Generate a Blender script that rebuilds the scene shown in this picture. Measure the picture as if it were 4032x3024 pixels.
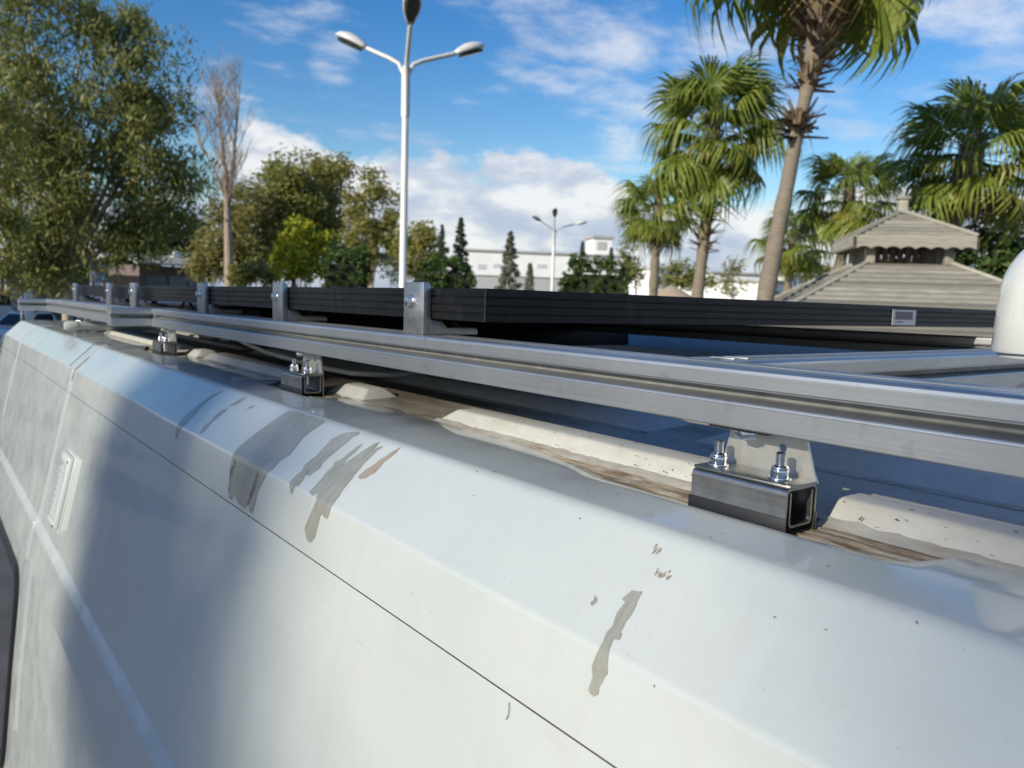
import bpy, bmesh, math, random
import numpy as np
from mathutils import Vector, Matrix, noise as mnoise

random.seed(7)
RNG = np.random.default_rng(11)
for o in list(bpy.data.objects): bpy.data.objects.remove(o)
scene = bpy.context.scene
COL = scene.collection

# ------------------------------------------------------------------ camera
CZ = 2.72                                     # eye height above the ground, just over the van roof
F = 3080.0                                    # focal length in pixels of a 4032 wide picture
M = np.array([[0.7948, 0.0394, -0.6055], [-0.6061, 0.1009, -0.7890], [0.0301, 0.9941, 0.1041]])
u_, s_, v_ = np.linalg.svd(M); M = u_ @ v_
cam_data = bpy.data.cameras.new('camera')
cam = bpy.data.objects.new('camera', cam_data); COL.objects.link(cam)
mw = Matrix(M.tolist()).to_4x4(); mw.translation = (0, 0, CZ); cam.matrix_world = mw
cam_data.sensor_width = 36.0; cam_data.lens = 36.0 * F / 4032
cam_data.clip_start = 0.02; cam_data.clip_end = 6000
cam_data.dof.use_dof = True; cam_data.dof.focus_distance = 0.78; cam_data.dof.aperture_fstop = 10.0
scene.camera = cam

# ------------------------------------------------------------------ light
SUN_D = Vector((0.922, 0.115, -0.369)).normalized()      # the way sunlight travels
SUN_EL = math.asin(-SUN_D.z)
SUN_AZ = math.atan2(-SUN_D.x, -SUN_D.y)                  # clockwise from +Y
sl = bpy.data.lights.new('sun', 'SUN'); sl.energy = 4.3; sl.angle = math.radians(0.55); sl.color = (1.0, 0.925, 0.76)
so = bpy.data.objects.new('sun', sl); COL.objects.link(so)
so.rotation_euler = SUN_D.to_track_quat('-Z', 'Y').to_euler()
so.location = (-20, 0, 30)
scene.view_settings.view_transform = 'Standard'; scene.view_settings.look = 'None'
scene.view_settings.exposure = 0.22; scene.view_settings.gamma = 1.0
scene.view_settings.use_curve_mapping = False
scene.render.engine = 'CYCLES'

world = bpy.data.worlds.new('World'); scene.world = world; world.use_nodes = True
def build_world():
    nt = world.node_tree; N = nt.nodes; L = nt.links; N.clear()
    out = N.new('ShaderNodeOutputWorld'); bg = N.new('ShaderNodeBackground'); bg.inputs['Strength'].default_value = 0.12
    sky = N.new('ShaderNodeTexSky'); sky.sky_type = 'NISHITA'; sky.sun_disc = False
    sky.sun_elevation = SUN_EL; sky.sun_rotation = SUN_AZ % (2 * math.pi)
    sky.air_density = 1.25; sky.dust_density = 0.3; sky.ozone_density = 2.6; sky.altitude = 100
    tc = N.new('ShaderNodeTexCoord')
    def math_(op, a, b=None, clamp=False):
        n = N.new('ShaderNodeMath'); n.operation = op; n.use_clamp = clamp
        for i, v in enumerate((a, b)):
            if v is None: continue
            if isinstance(v, (int, float)): n.inputs[i].default_value = v
            else: L.new(v, n.inputs[i])
        return n.outputs[0]
    def ramp(v, a, b):
        n = N.new('ShaderNodeMapRange'); n.interpolation_type = 'SMOOTHSTEP'
        n.inputs['From Min'].default_value = a; n.inputs['From Max'].default_value = b; L.new(v, n.inputs['Value']); return n.outputs[0]
    sep = N.new('ShaderNodeSeparateXYZ'); L.new(tc.outputs['Generated'], sep.inputs[0])
    # high thin cloud on a flat layer: direction / elevation
    zc = math_('MAXIMUM', sep.outputs[2], 0.03)
    zc = math_('ADD', zc, 0.12)
    cx = math_('DIVIDE', sep.outputs[0], zc); cy = math_('DIVIDE', sep.outputs[1], zc)
    cmb = N.new('ShaderNodeCombineXYZ'); L.new(cx, cmb.inputs[0]); L.new(cy, cmb.inputs[1])
    mp = N.new('ShaderNodeMapping'); mp.inputs['Rotation'].default_value = (0, 0, 0.9); mp.inputs['Scale'].default_value = (1.15, 1.5, 1); mp.inputs['Location'].default_value = WISP_LOC
    L.new(cmb.outputs[0], mp.inputs[0])
    n1 = N.new('ShaderNodeTexNoise'); n1.inputs['Scale'].default_value = 1.7; n1.inputs['Detail'].default_value = 9; n1.inputs['Roughness'].default_value = 0.62; n1.inputs['Distortion'].default_value = 0.15
    L.new(mp.outputs[0], n1.inputs['Vector'])
    # where the thin cloud gathers
    msk = None
    for d, rad in WISP_SPOTS:
        dp = N.new('ShaderNodeVectorMath'); dp.operation = 'DOT_PRODUCT'; dp.inputs[1].default_value = Vector(d).normalized(); L.new(tc.outputs['Generated'], dp.inputs[0])
        m_ = ramp(dp.outputs['Value'], math.cos(math.radians(rad)), math.cos(math.radians(rad*.25)))
        msk = m_ if msk is None else math_('MAXIMUM', msk, m_)
    wn = math_('ADD', n1.outputs[0], math_('MULTIPLY', msk, 0.12))
    wisp = ramp(wn, 0.52, 0.80)
    wisp = math_('MULTIPLY', wisp, 0.66)
    # heaped bank low over the horizon all the way round, its top uneven
    mp2 = N.new('ShaderNodeMapping'); mp2.inputs['Scale'].default_value = (1, 1, 1.7); mp2.inputs['Location'].default_value = BANK_LOC
    L.new(tc.outputs['Generated'], mp2.inputs[0])
    n2 = N.new('ShaderNodeTexNoise'); n2.inputs['Scale'].default_value = 5.2; n2.inputs['Detail'].default_value = 10; n2.inputs['Roughness'].default_value = 0.58
    L.new(mp2.outputs[0], n2.inputs['Vector'])
    n2b = N.new('ShaderNodeTexNoise'); n2b.inputs['Scale'].default_value = 2.1; n2b.inputs['Detail'].default_value = 1
    L.new(mp2.outputs[0], n2b.inputs['Vector'])
    topz = math_('MULTIPLY', math_('SUBTRACT', n2b.outputs[0], 0.5), 0.30)
    topz = math_('ADD', topz, 0.160)
    d = math_('SUBTRACT', topz, sep.outputs[2])
    d = math_('ADD', d, math_('MULTIPLY', math_('SUBTRACT', n2.outputs[0], 0.5), 0.26))
    bank = ramp(d, 0.0, 0.026)
    # bluish gaps and shaded bellies in the bank
    mp3 = N.new('ShaderNodeMapping'); mp3.inputs['Scale'].default_value = (1, 1, 2.6); mp3.inputs['Location'].default_value = (3.1, 0.4, 1.7)
    L.new(tc.outputs['Generated'], mp3.inputs[0])
    n3 = N.new('ShaderNodeTexNoise'); n3.inputs['Scale'].default_value = 7.0; n3.inputs['Detail'].default_value = 9; n3.inputs['Roughness'].default_value = 0.6
    L.new(mp3.outputs[0], n3.inputs['Vector'])
    belly = math_('ADD', ramp(n3.outputs[0], 0.40, 0.68), math_('MULTIPLY', sep.outputs[2], 2.2), True)
    low = ramp(sep.outputs[2], -0.01, 0.075)
    belly = math_('MULTIPLY', belly, low)
    cc = N.new('ShaderNodeMixRGB'); cc.inputs[1].default_value = (2.7, 3.35, 4.7, 1); cc.inputs[2].default_value = (6.5, 6.55, 6.6, 1)
    L.new(belly, cc.inputs[0])
    mxb = math_('MAXIMUM', wisp, math_('MULTIPLY', bank, 0.92))
    mix = N.new('ShaderNodeMixRGB'); L.new(mxb, mix.inputs[0])
    hs = N.new('ShaderNodeHueSaturation'); hs.inputs['Hue'].default_value = 0.515; hs.inputs['Saturation'].default_value = SKY_SAT; hs.inputs['Value'].default_value = SKY_VAL
    L.new(sky.outputs[0], hs.inputs['Color'])
    L.new(hs.outputs[0], mix.inputs[1]); L.new(cc.outputs[0], mix.inputs[2])
    L.new(mix.outputs[0], bg.inputs['Color']); L.new(bg.outputs[0], out.inputs[0])
WISP_SPOTS = [((.622,.717,.316), 10), ((.873,.39,.292), 11), ((.689,.694,.208), 3.5), ((.759,.586,.270), 8), ((.40,.88,.275), 2.2), ((-.6,.5,.5), 18), ((-.2,-.8,.4), 20), ((.3,-.5,.7), 20), ((.2,.5,.8), 14)]
WISP_LOC = (2.3, 0.7, 0); BANK_LOC = (0.0, 0.0, 0.0); SKY_SAT = 1.46; SKY_VAL = 1.02
build_world()

# ------------------------------------------------------------------ helpers
def ray(px, py):
    d = np.array([px - 2016.0, -(py - 1512.0), -F]); r = M @ d; return r / np.linalg.norm(r)
def at(px, py, dist):
    """point seen at that place of the picture, dist metres away over the ground"""
    r = ray(px, py); k = dist / math.hypot(r[0], r[1]); return Vector((r[0] * k, r[1] * k, CZ + r[2] * k))
def ground_at(px, dist):
    p = at(px, 1190 + 0.03 * (px - 2016), dist); return Vector((p.x, p.y, 0))
def per_px(dist): return dist / F

def tag(o, label=None, cat=None, group=None, kind=None):
    if label: o['label'] = label
    if cat: o['category'] = cat
    if group: o['group'] = group
    if kind: o['kind'] = kind
    return o
def empty(name, loc, label, cat, group=None):
    o = bpy.data.objects.new(name, None); COL.objects.link(o); o.location = loc; o.empty_display_size = 0.1
    return tag(o, label, cat, group)
def copy_tree(o, parent=None):
    c = o.copy(); COL.objects.link(c); c.parent = parent
    for ch in list(o.children): copy_tree(ch, c)
    return c
def root_loc(o):
    while o.parent: o = o.parent
    return Vector(o.location)

class MB:
    def __init__(s): s.v = []; s.f = []; s.m = []
    def add(s, vs, fs, mi=0):
        b = len(s.v); s.v += [tuple(v) for v in vs]
        for f in fs: s.f.append(tuple(i + b for i in f)); s.m.append(mi)
        return s
    def box(s, x0, x1, y0, y1, z0, z1, mi=0):
        return s.add([(x0,y0,z0),(x1,y0,z0),(x1,y1,z0),(x0,y1,z0),(x0,y0,z1),(x1,y0,z1),(x1,y1,z1),(x0,y1,z1)],
              [(0,3,2,1),(4,5,6,7),(0,1,5,4),(1,2,6,5),(2,3,7,6),(3,0,4,7)], mi)
    def obox(s, c, ax, ay, az, mi=0):
        c = Vector(c); ax = Vector(ax); ay = Vector(ay); az = Vector(az)
        vs = [c - ax - ay - az, c + ax - ay - az, c + ax + ay - az, c - ax + ay - az, c - ax - ay + az, c + ax - ay + az, c + ax + ay + az, c - ax + ay + az]
        return s.add(vs, [(0,3,2,1),(4,5,6,7),(0,1,5,4),(1,2,6,5),(2,3,7,6),(3,0,4,7)], mi)
    def tube(s, pts, rads, n=12, cap=True, mi=0):
        pts = [Vector(p) for p in pts]
        if not hasattr(rads, '__len__'): rads = [rads] * len(pts)
        rings = []; ref = None
        for i, p in enumerate(pts):
            t = (pts[min(i+1, len(pts)-1)] - pts[max(i-1, 0)]).normalized()
            if ref is None: ref = Vector((0,0,1)) if abs(t.z) < .9 else Vector((1,0,0))
            a = t.cross(ref).normalized(); b = a.cross(t).normalized(); ref = b
            rings.append([p + (a * math.cos(k*2*math.pi/n) + b * math.sin(k*2*math.pi/n)) * rads[i] for k in range(n)])
        vs = [v for r in rings for v in r]; fs = []
        for i in range(len(pts)-1):
            for k in range(n):
                fs.append((i*n+k, i*n+(k+1)%n, (i+1)*n+(k+1)%n, (i+1)*n+k))
        if cap: fs.append(tuple(reversed(range(n)))); fs.append(tuple((len(pts)-1)*n+k for k in range(n)))
        return s.add(vs, fs, mi)
    def lathe(s, c, prof, n=24, mi=0, axis='Z'):
        """prof = [(r, h)...] round the axis through c"""
        c = Vector(c); vs = []; fs = []
        for r, h in prof:
            for k in range(n):
                a = 2*math.pi*k/n; q = (r*math.cos(a), r*math.sin(a), h)
                if axis == 'X': q = (h, q[0], q[1])
                if axis == 'Y': q = (q[1], h, q[0])
                vs.append(c + Vector(q))
        for i in range(len(prof)-1):
            for k in range(n): fs.append((i*n+k, i*n+(k+1)%n, (i+1)*n+(k+1)%n, (i+1)*n+k))
        fs.append(tuple(reversed(range(n)))); fs.append(tuple((len(prof)-1)*n+k for k in range(n)))
        return s.add(vs, fs, mi)
    def prism(s, poly, y0, y1, axis='Y', mi=0):
        """poly of 2d points; axis Y: (x,z), axis X: (y,z), axis Z: (x,y)"""
        def mk(p, t):
            return (p[0], t, p[1]) if axis == 'Y' else ((t, p[0], p[1]) if axis == 'X' else (p[0], p[1], t))
        n = len(poly); vs = [mk(p, y0) for p in poly] + [mk(p, y1) for p in poly]
        fs = [(i, (i+1)%n, n+(i+1)%n, n+i) for i in range(n)] + [tuple(reversed(range(n))), tuple(range(n, 2*n))]
        return s.add(vs, fs, mi)
    def build(s, name, mat, parent=None, smooth=False, bevel=0, auto=None, segs=2):
        org = root_loc(parent) if parent else Vector((0,0,0))
        me = bpy.data.meshes.new(name)
        me.from_pydata([(v[0]-org.x, v[1]-org.y, v[2]-org.z) for v in s.v], [], s.f)
        mats = mat if isinstance(mat, (list, tuple)) else [mat]
        for m in mats: me.materials.append(m)
        if len(mats) > 1: me.polygons.foreach_set('material_index', s.m)
        bm = bmesh.new(); bm.from_mesh(me)
        bmesh.ops.recalc_face_normals(bm, faces=bm.faces)
        if bevel:
            es = [e for e in bm.edges if len(e.link_faces) == 2 and e.calc_face_angle(0) > 0.6]
            bmesh.ops.bevel(bm, geom=es, offset=bevel, segments=segs, profile=0.5, affect='EDGES', clamp_overlap=True)
        for f in bm.faces: f.smooth = bool(smooth or bevel)
        if auto is not None or bevel:
            for e in bm.edges:
                if len(e.link_faces) == 2 and e.calc_face_angle(0) > (auto or 0.7): e.smooth = False
        bm.to_mesh(me); bm.free(); me.update()
        o = bpy.data.objects.new(name, me); COL.objects.link(o); o.parent = parent
        return o

def quads_obj(name, V, mat, parent=None, n=4):
    """V: (k, n, 3) array of n-gons -> one mesh"""
    org = np.array(root_loc(parent)) if parent else np.zeros(3)
    V = np.asarray(V, float) - org; k = len(V)
    me = bpy.data.meshes.new(name)
    me.vertices.add(k*n); me.vertices.foreach_set('co', V.reshape(-1).astype(np.float32))
    me.loops.add(k*n); me.loops.foreach_set('vertex_index', np.arange(k*n, dtype=np.int32))
    me.polygons.add(k); me.polygons.foreach_set('loop_start', np.arange(0, k*n, n, dtype=np.int32))
    me.polygons.foreach_set('loop_total', np.full(k, n, dtype=np.int32))
    me.materials.append(mat); me.update(calc_edges=True); me.validate()
    o = bpy.data.objects.new(name, me); COL.objects.link(o); o.parent = parent
    return o

# ------------------------------------------------------------------ materials
class NT:
    def __init__(s, name):
        s.mat = bpy.data.materials.new(name); s.mat.use_nodes = True
        s.t = s.mat.node_tree; s.N = s.t.nodes; s.L = s.t.links
        s.p = s.N['Principled BSDF']; s.o = s.N['Material Output']
        s.tc = s.N.new('ShaderNodeTexCoord')
    def set(s, **k):
        for a, v in k.items(): s.p.inputs[a.replace('_', ' ')].default_value = v
        return s
    def mapping(s, scale=(1,1,1), loc=(0,0,0), rot=(0,0,0), src='Object'):
        n = s.N.new('ShaderNodeMapping'); n.inputs['Scale'].default_value = scale; n.inputs['Location'].default_value = loc; n.inputs['Rotation'].default_value = rot
        s.L.new(s.tc.outputs[src], n.inputs[0]); return n.outputs[0]
    def noise(s, vec, scale, detail=6, rough=0.6, dist=0):
        n = s.N.new('ShaderNodeTexNoise'); n.inputs['Scale'].default_value = scale; n.inputs['Detail'].default_value = detail
        n.inputs['Roughness'].default_value = rough; n.inputs['Distortion'].default_value = dist
        s.L.new(vec, n.inputs['Vector']); return n.outputs[0]
    def ramp(s, v, a, b, lo=0., hi=1.):
        n = s.N.new('ShaderNodeMapRange'); n.inputs['From Min'].default_value = a; n.inputs['From Max'].default_value = b
        n.inputs['To Min'].default_value = lo; n.inputs['To Max'].default_value = hi; s.L.new(v, n.inputs['Value']); return n.outputs[0]
    def mix(s, fac, a, b):
        n = s.N.new('ShaderNodeMixRGB')
        for i, v in enumerate((fac, a, b)):
            if isinstance(v, (int, float)): n.inputs[i].default_value = v
            elif isinstance(v, tuple): n.inputs[i].default_value = v if len(v) == 4 else v + (1,)
            else: s.L.new(v, n.inputs[i])
        return n.outputs[0]
    def mul(s, a, b):
        n = s.N.new('ShaderNodeMath'); n.operation = 'MULTIPLY'; s.L.new(a, n.inputs[0])
        if isinstance(b, (int, float)): n.inputs[1].default_value = b
        else: s.L.new(b, n.inputs[1])
        return n.outputs[0]
    def col(s, v): s.L.new(v, s.p.inputs['Base Color']); return s
    def rough(s, v): s.L.new(v, s.p.inputs['Roughness']); return s
    def bump(s, v, strength=0.3, dist=0.01):
        n = s.N.new('ShaderNodeBump'); n.inputs['Strength'].default_value = strength; n.inputs['Distance'].default_value = dist
        s.L.new(v, n.inputs['Height']); s.L.new(n.outputs[0], s.p.inputs['Normal']); return s
    def rand(s):
        g = s.N.new('ShaderNodeNewGeometry'); return g.outputs['Random Per Island']
    def orand(s):
        g = s.N.new('ShaderNodeObjectInfo'); return g.outputs['Random']

def simple(name, col, rough=0.5, metal=0.0, var=0.12, scale=8.0, bump=0.0, **k):
    t = NT(name); t.set(Roughness=rough, Metallic=metal, **k)
    v = t.noise(t.mapping(), scale, 5)
    a = tuple(max(0, c*(1-var)) for c in col); b = tuple(min(1, c*(1+var)) for c in col)
    t.col(t.mix(t.ramp(v, .3, .7), a, b))
    if bump: t.bump(v, bump, 0.01)
    return t.mat
MAT = {}
def mats():
    # dusty white paint of the van
    t = NT('van_paint'); t.set(Roughness=0.36, Coat_Weight=0.5, Coat_Roughness=0.06, Coat_IOR=1.5)
    v = t.noise(t.mapping(), 3.0, 8, .65); v2 = t.noise(t.mapping((1, .6, 1)), 70, 6, .75); v3 = t.noise(t.mapping((1, 1, 1), (5, 2, 1)), 11, 8, .7)
    film = t.noise(t.mapping((.35, 6, .35), (1, 3, 2)), 7, 7, .7); sp = t.noise(t.mapping(), 420, 2, .5); fine = t.noise(t.mapping(), 900, 2, .5)
    scr = t.noise(t.mapping((60, 2.2, 60), (0, 0, 0), (.35, .1, .2)), 6, 3, .6); scr2 = t.noise(t.mapping((50, 3, 50), (4, 1, 0), (-.5, .3, .1)), 5, 3, .6)
    c = t.mix(t.ramp(v, .35, .68), (.438, .474, .463), (.488, .517, .500))
    c = t.mix(t.mul(t.ramp(film, .50, .78), .16), c, (.40, .385, .345))
    c = t.mix(t.mul(t.ramp(v3, .52, .78), .26), c, (.40, .385, .35))
    c = t.mix(t.mul(t.ramp(v2, .55, .8), .16), c, (.33, .31, .27))
    c = t.mix(t.mul(t.ramp(fine, .60, .70), .10), c, (.22, .20, .18))
    c = t.mix(t.mul(t.ramp(scr, .70, .74), .30), c, (.30, .29, .27)); c = t.mix(t.mul(t.ramp(scr2, .71, .75), .25), c, (.70, .70, .68))
    c = t.mix(t.mul(t.ramp(sp, .745, .80), .7), c, (.14, .12, .10))
    t.col(c); t.rough(t.ramp(v3, .3, .75, .30, .46))
    cn = t.N.new('ShaderNodeBump'); cn.inputs['Strength'].default_value = .10; cn.inputs['Distance'].default_value = .01
    t.L.new(t.noise(t.mapping((1, .6, 1)), 7, 3, .5), cn.inputs['Height']); t.L.new(cn.outputs[0], t.p.inputs['Coat Normal'])
    t.L.new(t.ramp(v3, .35, .75, .95, .45), t.p.inputs['Coat Weight']); t.L.new(t.ramp(film, .3, .75, .02, .13), t.p.inputs['Coat Roughness'])
    MAT['paint'] = t.mat
    # chalky cream paint on the roof ribs
    t = NT('rib_paint'); t.set(Roughness=0.6)
    v = t.noise(t.mapping(), 18, 8, .65); v2 = t.noise(t.mapping((1, .3, 1)), 90, 5, .7); sp = t.noise(t.mapping((1, .5, 1)), 260, 2, .5)
    c = t.mix(t.ramp(v, .3, .7), (.46, .452, .415), (.57, .565, .53))
    c = t.mix(t.mul(t.ramp(v2, .52, .8), .5), c, (.36, .30, .22))
    c = t.mix(t.mul(t.ramp(sp, .70, .76), .9), c, (.06, .05, .04))
    t.col(c); t.bump(v2, .15, .003); MAT['rib'] = t.mat
    t = NT('roof_sheet_paint'); t.set(Roughness=0.62)
    v = t.noise(t.mapping((1, .35, 1)), 12, 9, .7); sp = t.noise(t.mapping((1, .5, 1)), 240, 2, .5); v4 = t.noise(t.mapping((3, .3, 1), (1, 4, 0)), 7, 7, .7)
    c = t.mix(t.ramp(v, .35, .7), (.50, .47, .42), (.40, .36, .29))
    c = t.mix(t.mul(t.ramp(v4, .55, .72), .75), c, (.26, .20, .14))
    c = t.mix(t.mul(t.ramp(sp, .68, .75), .9), c, (.05, .045, .04))
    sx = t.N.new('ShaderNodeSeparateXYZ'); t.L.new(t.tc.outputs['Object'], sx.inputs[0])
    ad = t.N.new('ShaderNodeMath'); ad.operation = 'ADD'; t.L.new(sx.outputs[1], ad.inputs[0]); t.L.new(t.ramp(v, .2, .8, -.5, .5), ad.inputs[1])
    c = t.mix(t.mul(t.ramp(ad.outputs[0], -.95, -.45), .85), c, (.095, .070, .045))       # brown grime, darkened to paint in the shade under the panels
    t.col(c); MAT['roof'] = t.mat
    # gutter: old sealant, grime
    t = NT('gutter_sealant'); t.set(Roughness=0.75)
    v = t.noise(t.mapping((3.2, .45, 1)), 26, 9, .7, .6); v2 = t.noise(t.mapping((2, .25, 1), (3, 1, 0)), 60, 6, .75)
    c = t.mix(t.ramp(v, .36, .58), (.50, .445, .345), (.17, .115, .065))
    c = t.mix(t.mul(t.ramp(v2, .53, .7), .6), c, (.58, .54, .46))
    c = t.mix(t.mul(t.ramp(t.noise(t.mapping((2, .8, 1)), 140, 5, .7), .60, .70), .7), c, (.10, .07, .045))
    t.col(c); t.bump(v2, .6, .004); MAT['gutter'] = t.mat
    t = NT('sealant_bead'); t.set(Roughness=.6); v = t.noise(t.mapping((1, .4, 1)), 40, 6, .7)
    t.col(t.mix(t.ramp(v, .35, .7), (.50, .49, .45), (.30, .255, .19))); MAT['sealant'] = t.mat
    # extruded aluminium, clear anodised
    t = NT('anodised_aluminium'); t.set(Metallic=1.0, Roughness=.34)
    v = t.noise(t.mapping((1400, 2.5, 1400)), 1.0, 2, .5); v2 = t.noise(t.mapping(), 7, 6, .65); st = t.noise(t.mapping((2, 2, 2), (2, 0, 4)), 22, 5, .7)
    c = t.mix(t.ramp(v2, .3, .7), (.47, .48, .485), (.56, .565, .565)); c = t.mix(t.mul(t.ramp(st, .58, .70), .40), c, (.33, .315, .285)); c = t.mix(t.mul(t.ramp(t.noise(t.mapping((40, 6, 40), (1, 7, 3)), 5, 4, .65), .66, .72), .35), c, (.28, .27, .25))
    t.col(c); t.rough(t.ramp(v, .3, .7, .42, .50)); MAT['alu'] = t.mat
    t = NT('milled_aluminium'); t.set(Metallic=1.0, Roughness=.42)
    v2 = t.noise(t.mapping(), 30, 7, .65); c = t.mix(t.ramp(v2, .3, .75), (.38, .38, .38), (.50, .50, .50))
    t.col(c); t.rough(t.ramp(v2, .3, .7, .36, .52)); MAT['clamp'] = t.mat
    t = NT('stainless_steel'); t.set(Metallic=1.0, Roughness=.25)
    v = t.noise(t.mapping((6, 6, 900)), 1.0, 3, .5); v2 = t.noise(t.mapping(), 60, 5, .6)
    t.col(t.mix(t.ramp(v2, .3, .7), (.31, .30, .285), (.42, .41, .395))); t.rough(t.ramp(v, .3, .7, .30, .38)); MAT['steel'] = t.mat
    t = NT('brushed_plate'); t.set(Metallic=.85, Roughness=.38); v2 = t.noise(t.mapping(), 45, 5, .6)
    t.col(t.mix(t.ramp(v2, .3, .75), (.62, .61, .56), (.72, .71, .67))); MAT['plate'] = t.mat
    MAT['slot'] = simple('slot_grime_shade', (.27,.27,.255), .5, .6, .2, 40)  # grime tone, deepened to paint in the shade of the slot cavity
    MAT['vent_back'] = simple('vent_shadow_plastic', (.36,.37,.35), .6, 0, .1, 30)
    MAT['zinc'] = simple('zinc_plating', (.66, .68, .72), .17, 1.0, .08, 200)
    MAT['rubber'] = simple('black_rubber', (.012, .013, .017), .5, 0, .2, 60)
    MAT['black_alu'] = None
    t = NT('black_anodised'); t.set(Roughness=.36, Metallic=.0, Specular_IOR_Level=.25); v = t.noise(t.mapping((1, 1, 30)), 12, 5, .6)
    t.col(t.mix(t.ramp(v, .3, .7), (.0025, .003, .0035), (.0055, .006, .007))); t.col(t.mix(t.mul(t.ramp(t.noise(t.mapping((1, 1, .5)), 45, 8, .72), .50, .75), .5), t.mix(t.ramp(v, .3, .7), (.0025, .003, .0035), (.0055, .006, .007)), (.035, .033, .029))); t.rough(t.ramp(v, .3, .7, .32, .45)); MAT['frame'] = t.mat
    MAT['frame_edge'] = simple('worn_black_edge', (.06, .062, .07), .3, .7, .2, 80)
    MAT['cell'] = simple('solar_glass', (.004, .006, .018), .06, 0, .2, 3)
    MAT['back'] = simple('back_sheet', (.03, .03, .032), .6, 0, .1, 3)
    MAT['sticker'] = simple('paper_label', (.42, .44, .46), .5, 0, .06, 50)
    MAT['ink'] = simple('label_ink', (.10, .10, .11), .6, 0, .1, 80)
    MAT['label_grey'] = simple('label_grey', (.20, .205, .215), .6, 0, .1, 80)
    t = NT('wet_streak'); t.set(Roughness=.28, Coat_Weight=.25, Coat_Roughness=.05); v = t.noise(t.mapping((1, .5, 1)), 30, 7, .65); v2 = t.noise(t.mapping((.6, 3, .6)), 60, 6, .7)
    t.col(t.mix(t.mul(t.ramp(v2, .45, .8), .5), t.mix(t.ramp(v, .3, .7), (.31, .315, .275), (.245, .245, .21)), (.19, .18, .15))); t.L.new(t.ramp(t.noise(t.mapping((.8, 2.5, .8), (2, 0, 1)), 45, 6, .7), .30, .50, .80, 1.0), t.p.inputs['Alpha']); MAT['streak'] = t.mat
    t = NT('brown_streak'); t.set(Roughness=.3); v = t.noise(t.mapping((1, .5, 1)), 40, 7, .65)
    t.col(t.mix(t.ramp(v, .3, .7), (.34, .30, .25), (.24, .175, .125))); MAT['streak_brown'] = t.mat
    MAT['speck'] = simple('grit', (.05, .042, .035), .8, 0, .4, 90)
    MAT['dome'] = simple('white_gelcoat', (.66, .66, .62), .16, 0, .06, 6, Coat_Weight=.6, Coat_Roughness=.04)
    MAT['cable_grey'] = None
    t = NT('weathered_cable'); t.set(Roughness=.6); v = t.noise(t.mapping(), 90, 6, .7); t.col(t.mix(t.ramp(v, .4, .65), (.36, .31, .25), (.15, .12, .10))); t.bump(v, .4, .003); MAT['cable_grey'] = t.mat
    MAT['cable_white'] = simple('white_cable', (.55, .53, .48), .5, 0, .15, 30)
    MAT['cable_black'] = simple('black_cable', (.012, .012, .013), .4, 0, .2, 30)
    MAT['glass_dark'] = simple('tinted_glass', (.006, .006, .009), .05, 0, .2, 3, Coat_Weight=.6)
    MAT['car_glass'] = simple('car_glass', (.012,.014,.016), .35, 0, .2, 3, Specular_IOR_Level=.2)
    MAT['plastic_white'] = simple('white_plastic', (.48, .50, .48), .35, 0, .06, 20)
    MAT['groove'] = simple('seam_dirt', (.10, .09, .075), .8, 0, .3, 60)
mats()
# ------------------------------------------------------------------ ground
def ground():
    t = NT('asphalt'); t.set(Roughness=.9); v = t.noise(t.mapping(), 2.0, 8, .7); v2 = t.noise(t.mapping(), 60, 4, .6)
    t.col(t.mix(t.ramp(v, .3, .7), (.10, .098, .094), (.17, .165, .155))); t.bump(v2, .3, .01)
    g = MB().add([(-900,-900,0),(900,-900,0),(900,900,0),(-900,900,0)], [(0,1,2,3)]).build('ground', t.mat)
    tag(g, kind='structure')
    t = NT('lawn'); t.set(Roughness=.95); v = t.noise(t.mapping(), 1.2, 9, .7)
    t.col(t.mix(t.ramp(v, .3, .7), (.045, .075, .02), (.12, .12, .045)))
    poly = [(2, 13), (60, 4), (90, 60), (40, 90), (-6, 60), (-2, 24)]
    n = len(poly)
    l = MB().prism(poly, -.2, .06, 'Z').build('lawn', t.mat); tag(l, kind='structure')
ground()

# ------------------------------------------------------------------ the camper van
Z = lambda z: CZ + z
CORN = [(.14,-2.35),(.15,-1.75),(.191,-1.316),(.2054,-1.163),(.228,-.952),(.241,-.831),(.256,-.735),(.2675,-.676),(.355,-.302),(.370,-.238),(.443,-.1674),(.51,-.1635),(.60,-.1620)]
def poly_at(s):
    for a, b in zip(CORN[:-1], CORN[1:]):
        L = math.hypot(b[0]-a[0], b[1]-a[1])
        if s <= L: t = s/L; return (a[0]+(b[0]-a[0])*t, a[1]+(b[1]-a[1])*t)
        s -= L
    return CORN[-1]
def fillet(pts, rads, n=7, sup=False):
    out = [pts[0]]
    for i in range(1, len(pts)-1):
        p = Vector(pts[i]); a = Vector(pts[i-1]); b = Vector(pts[i+1]); r = rads.get(i, 0)
        if not r: out.append(tuple(p)); continue
        u = (a-p).normalized(); v = (b-p).normalized(); ang = u.angle(v)
        d = min(r/math.tan(ang/2), (a-p).length*.49, (b-p).length*.49)
        p0 = p+u*d; p1 = p+v*d
        e0 = min(.005, ((a-p).length-d)*.45); e1 = min(.005, ((b-p).length-d)*.45)
        if sup: out.append(tuple(p0+u*e0))
        for k in range(n+1):
            t = k/n; q = p0*(1-t)**2 + p*2*t*(1-t) + p1*t*t; out.append(tuple(q))
        if sup: out.append(tuple(p1+v*e1))
    out.append(pts[-1]); return out
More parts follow.
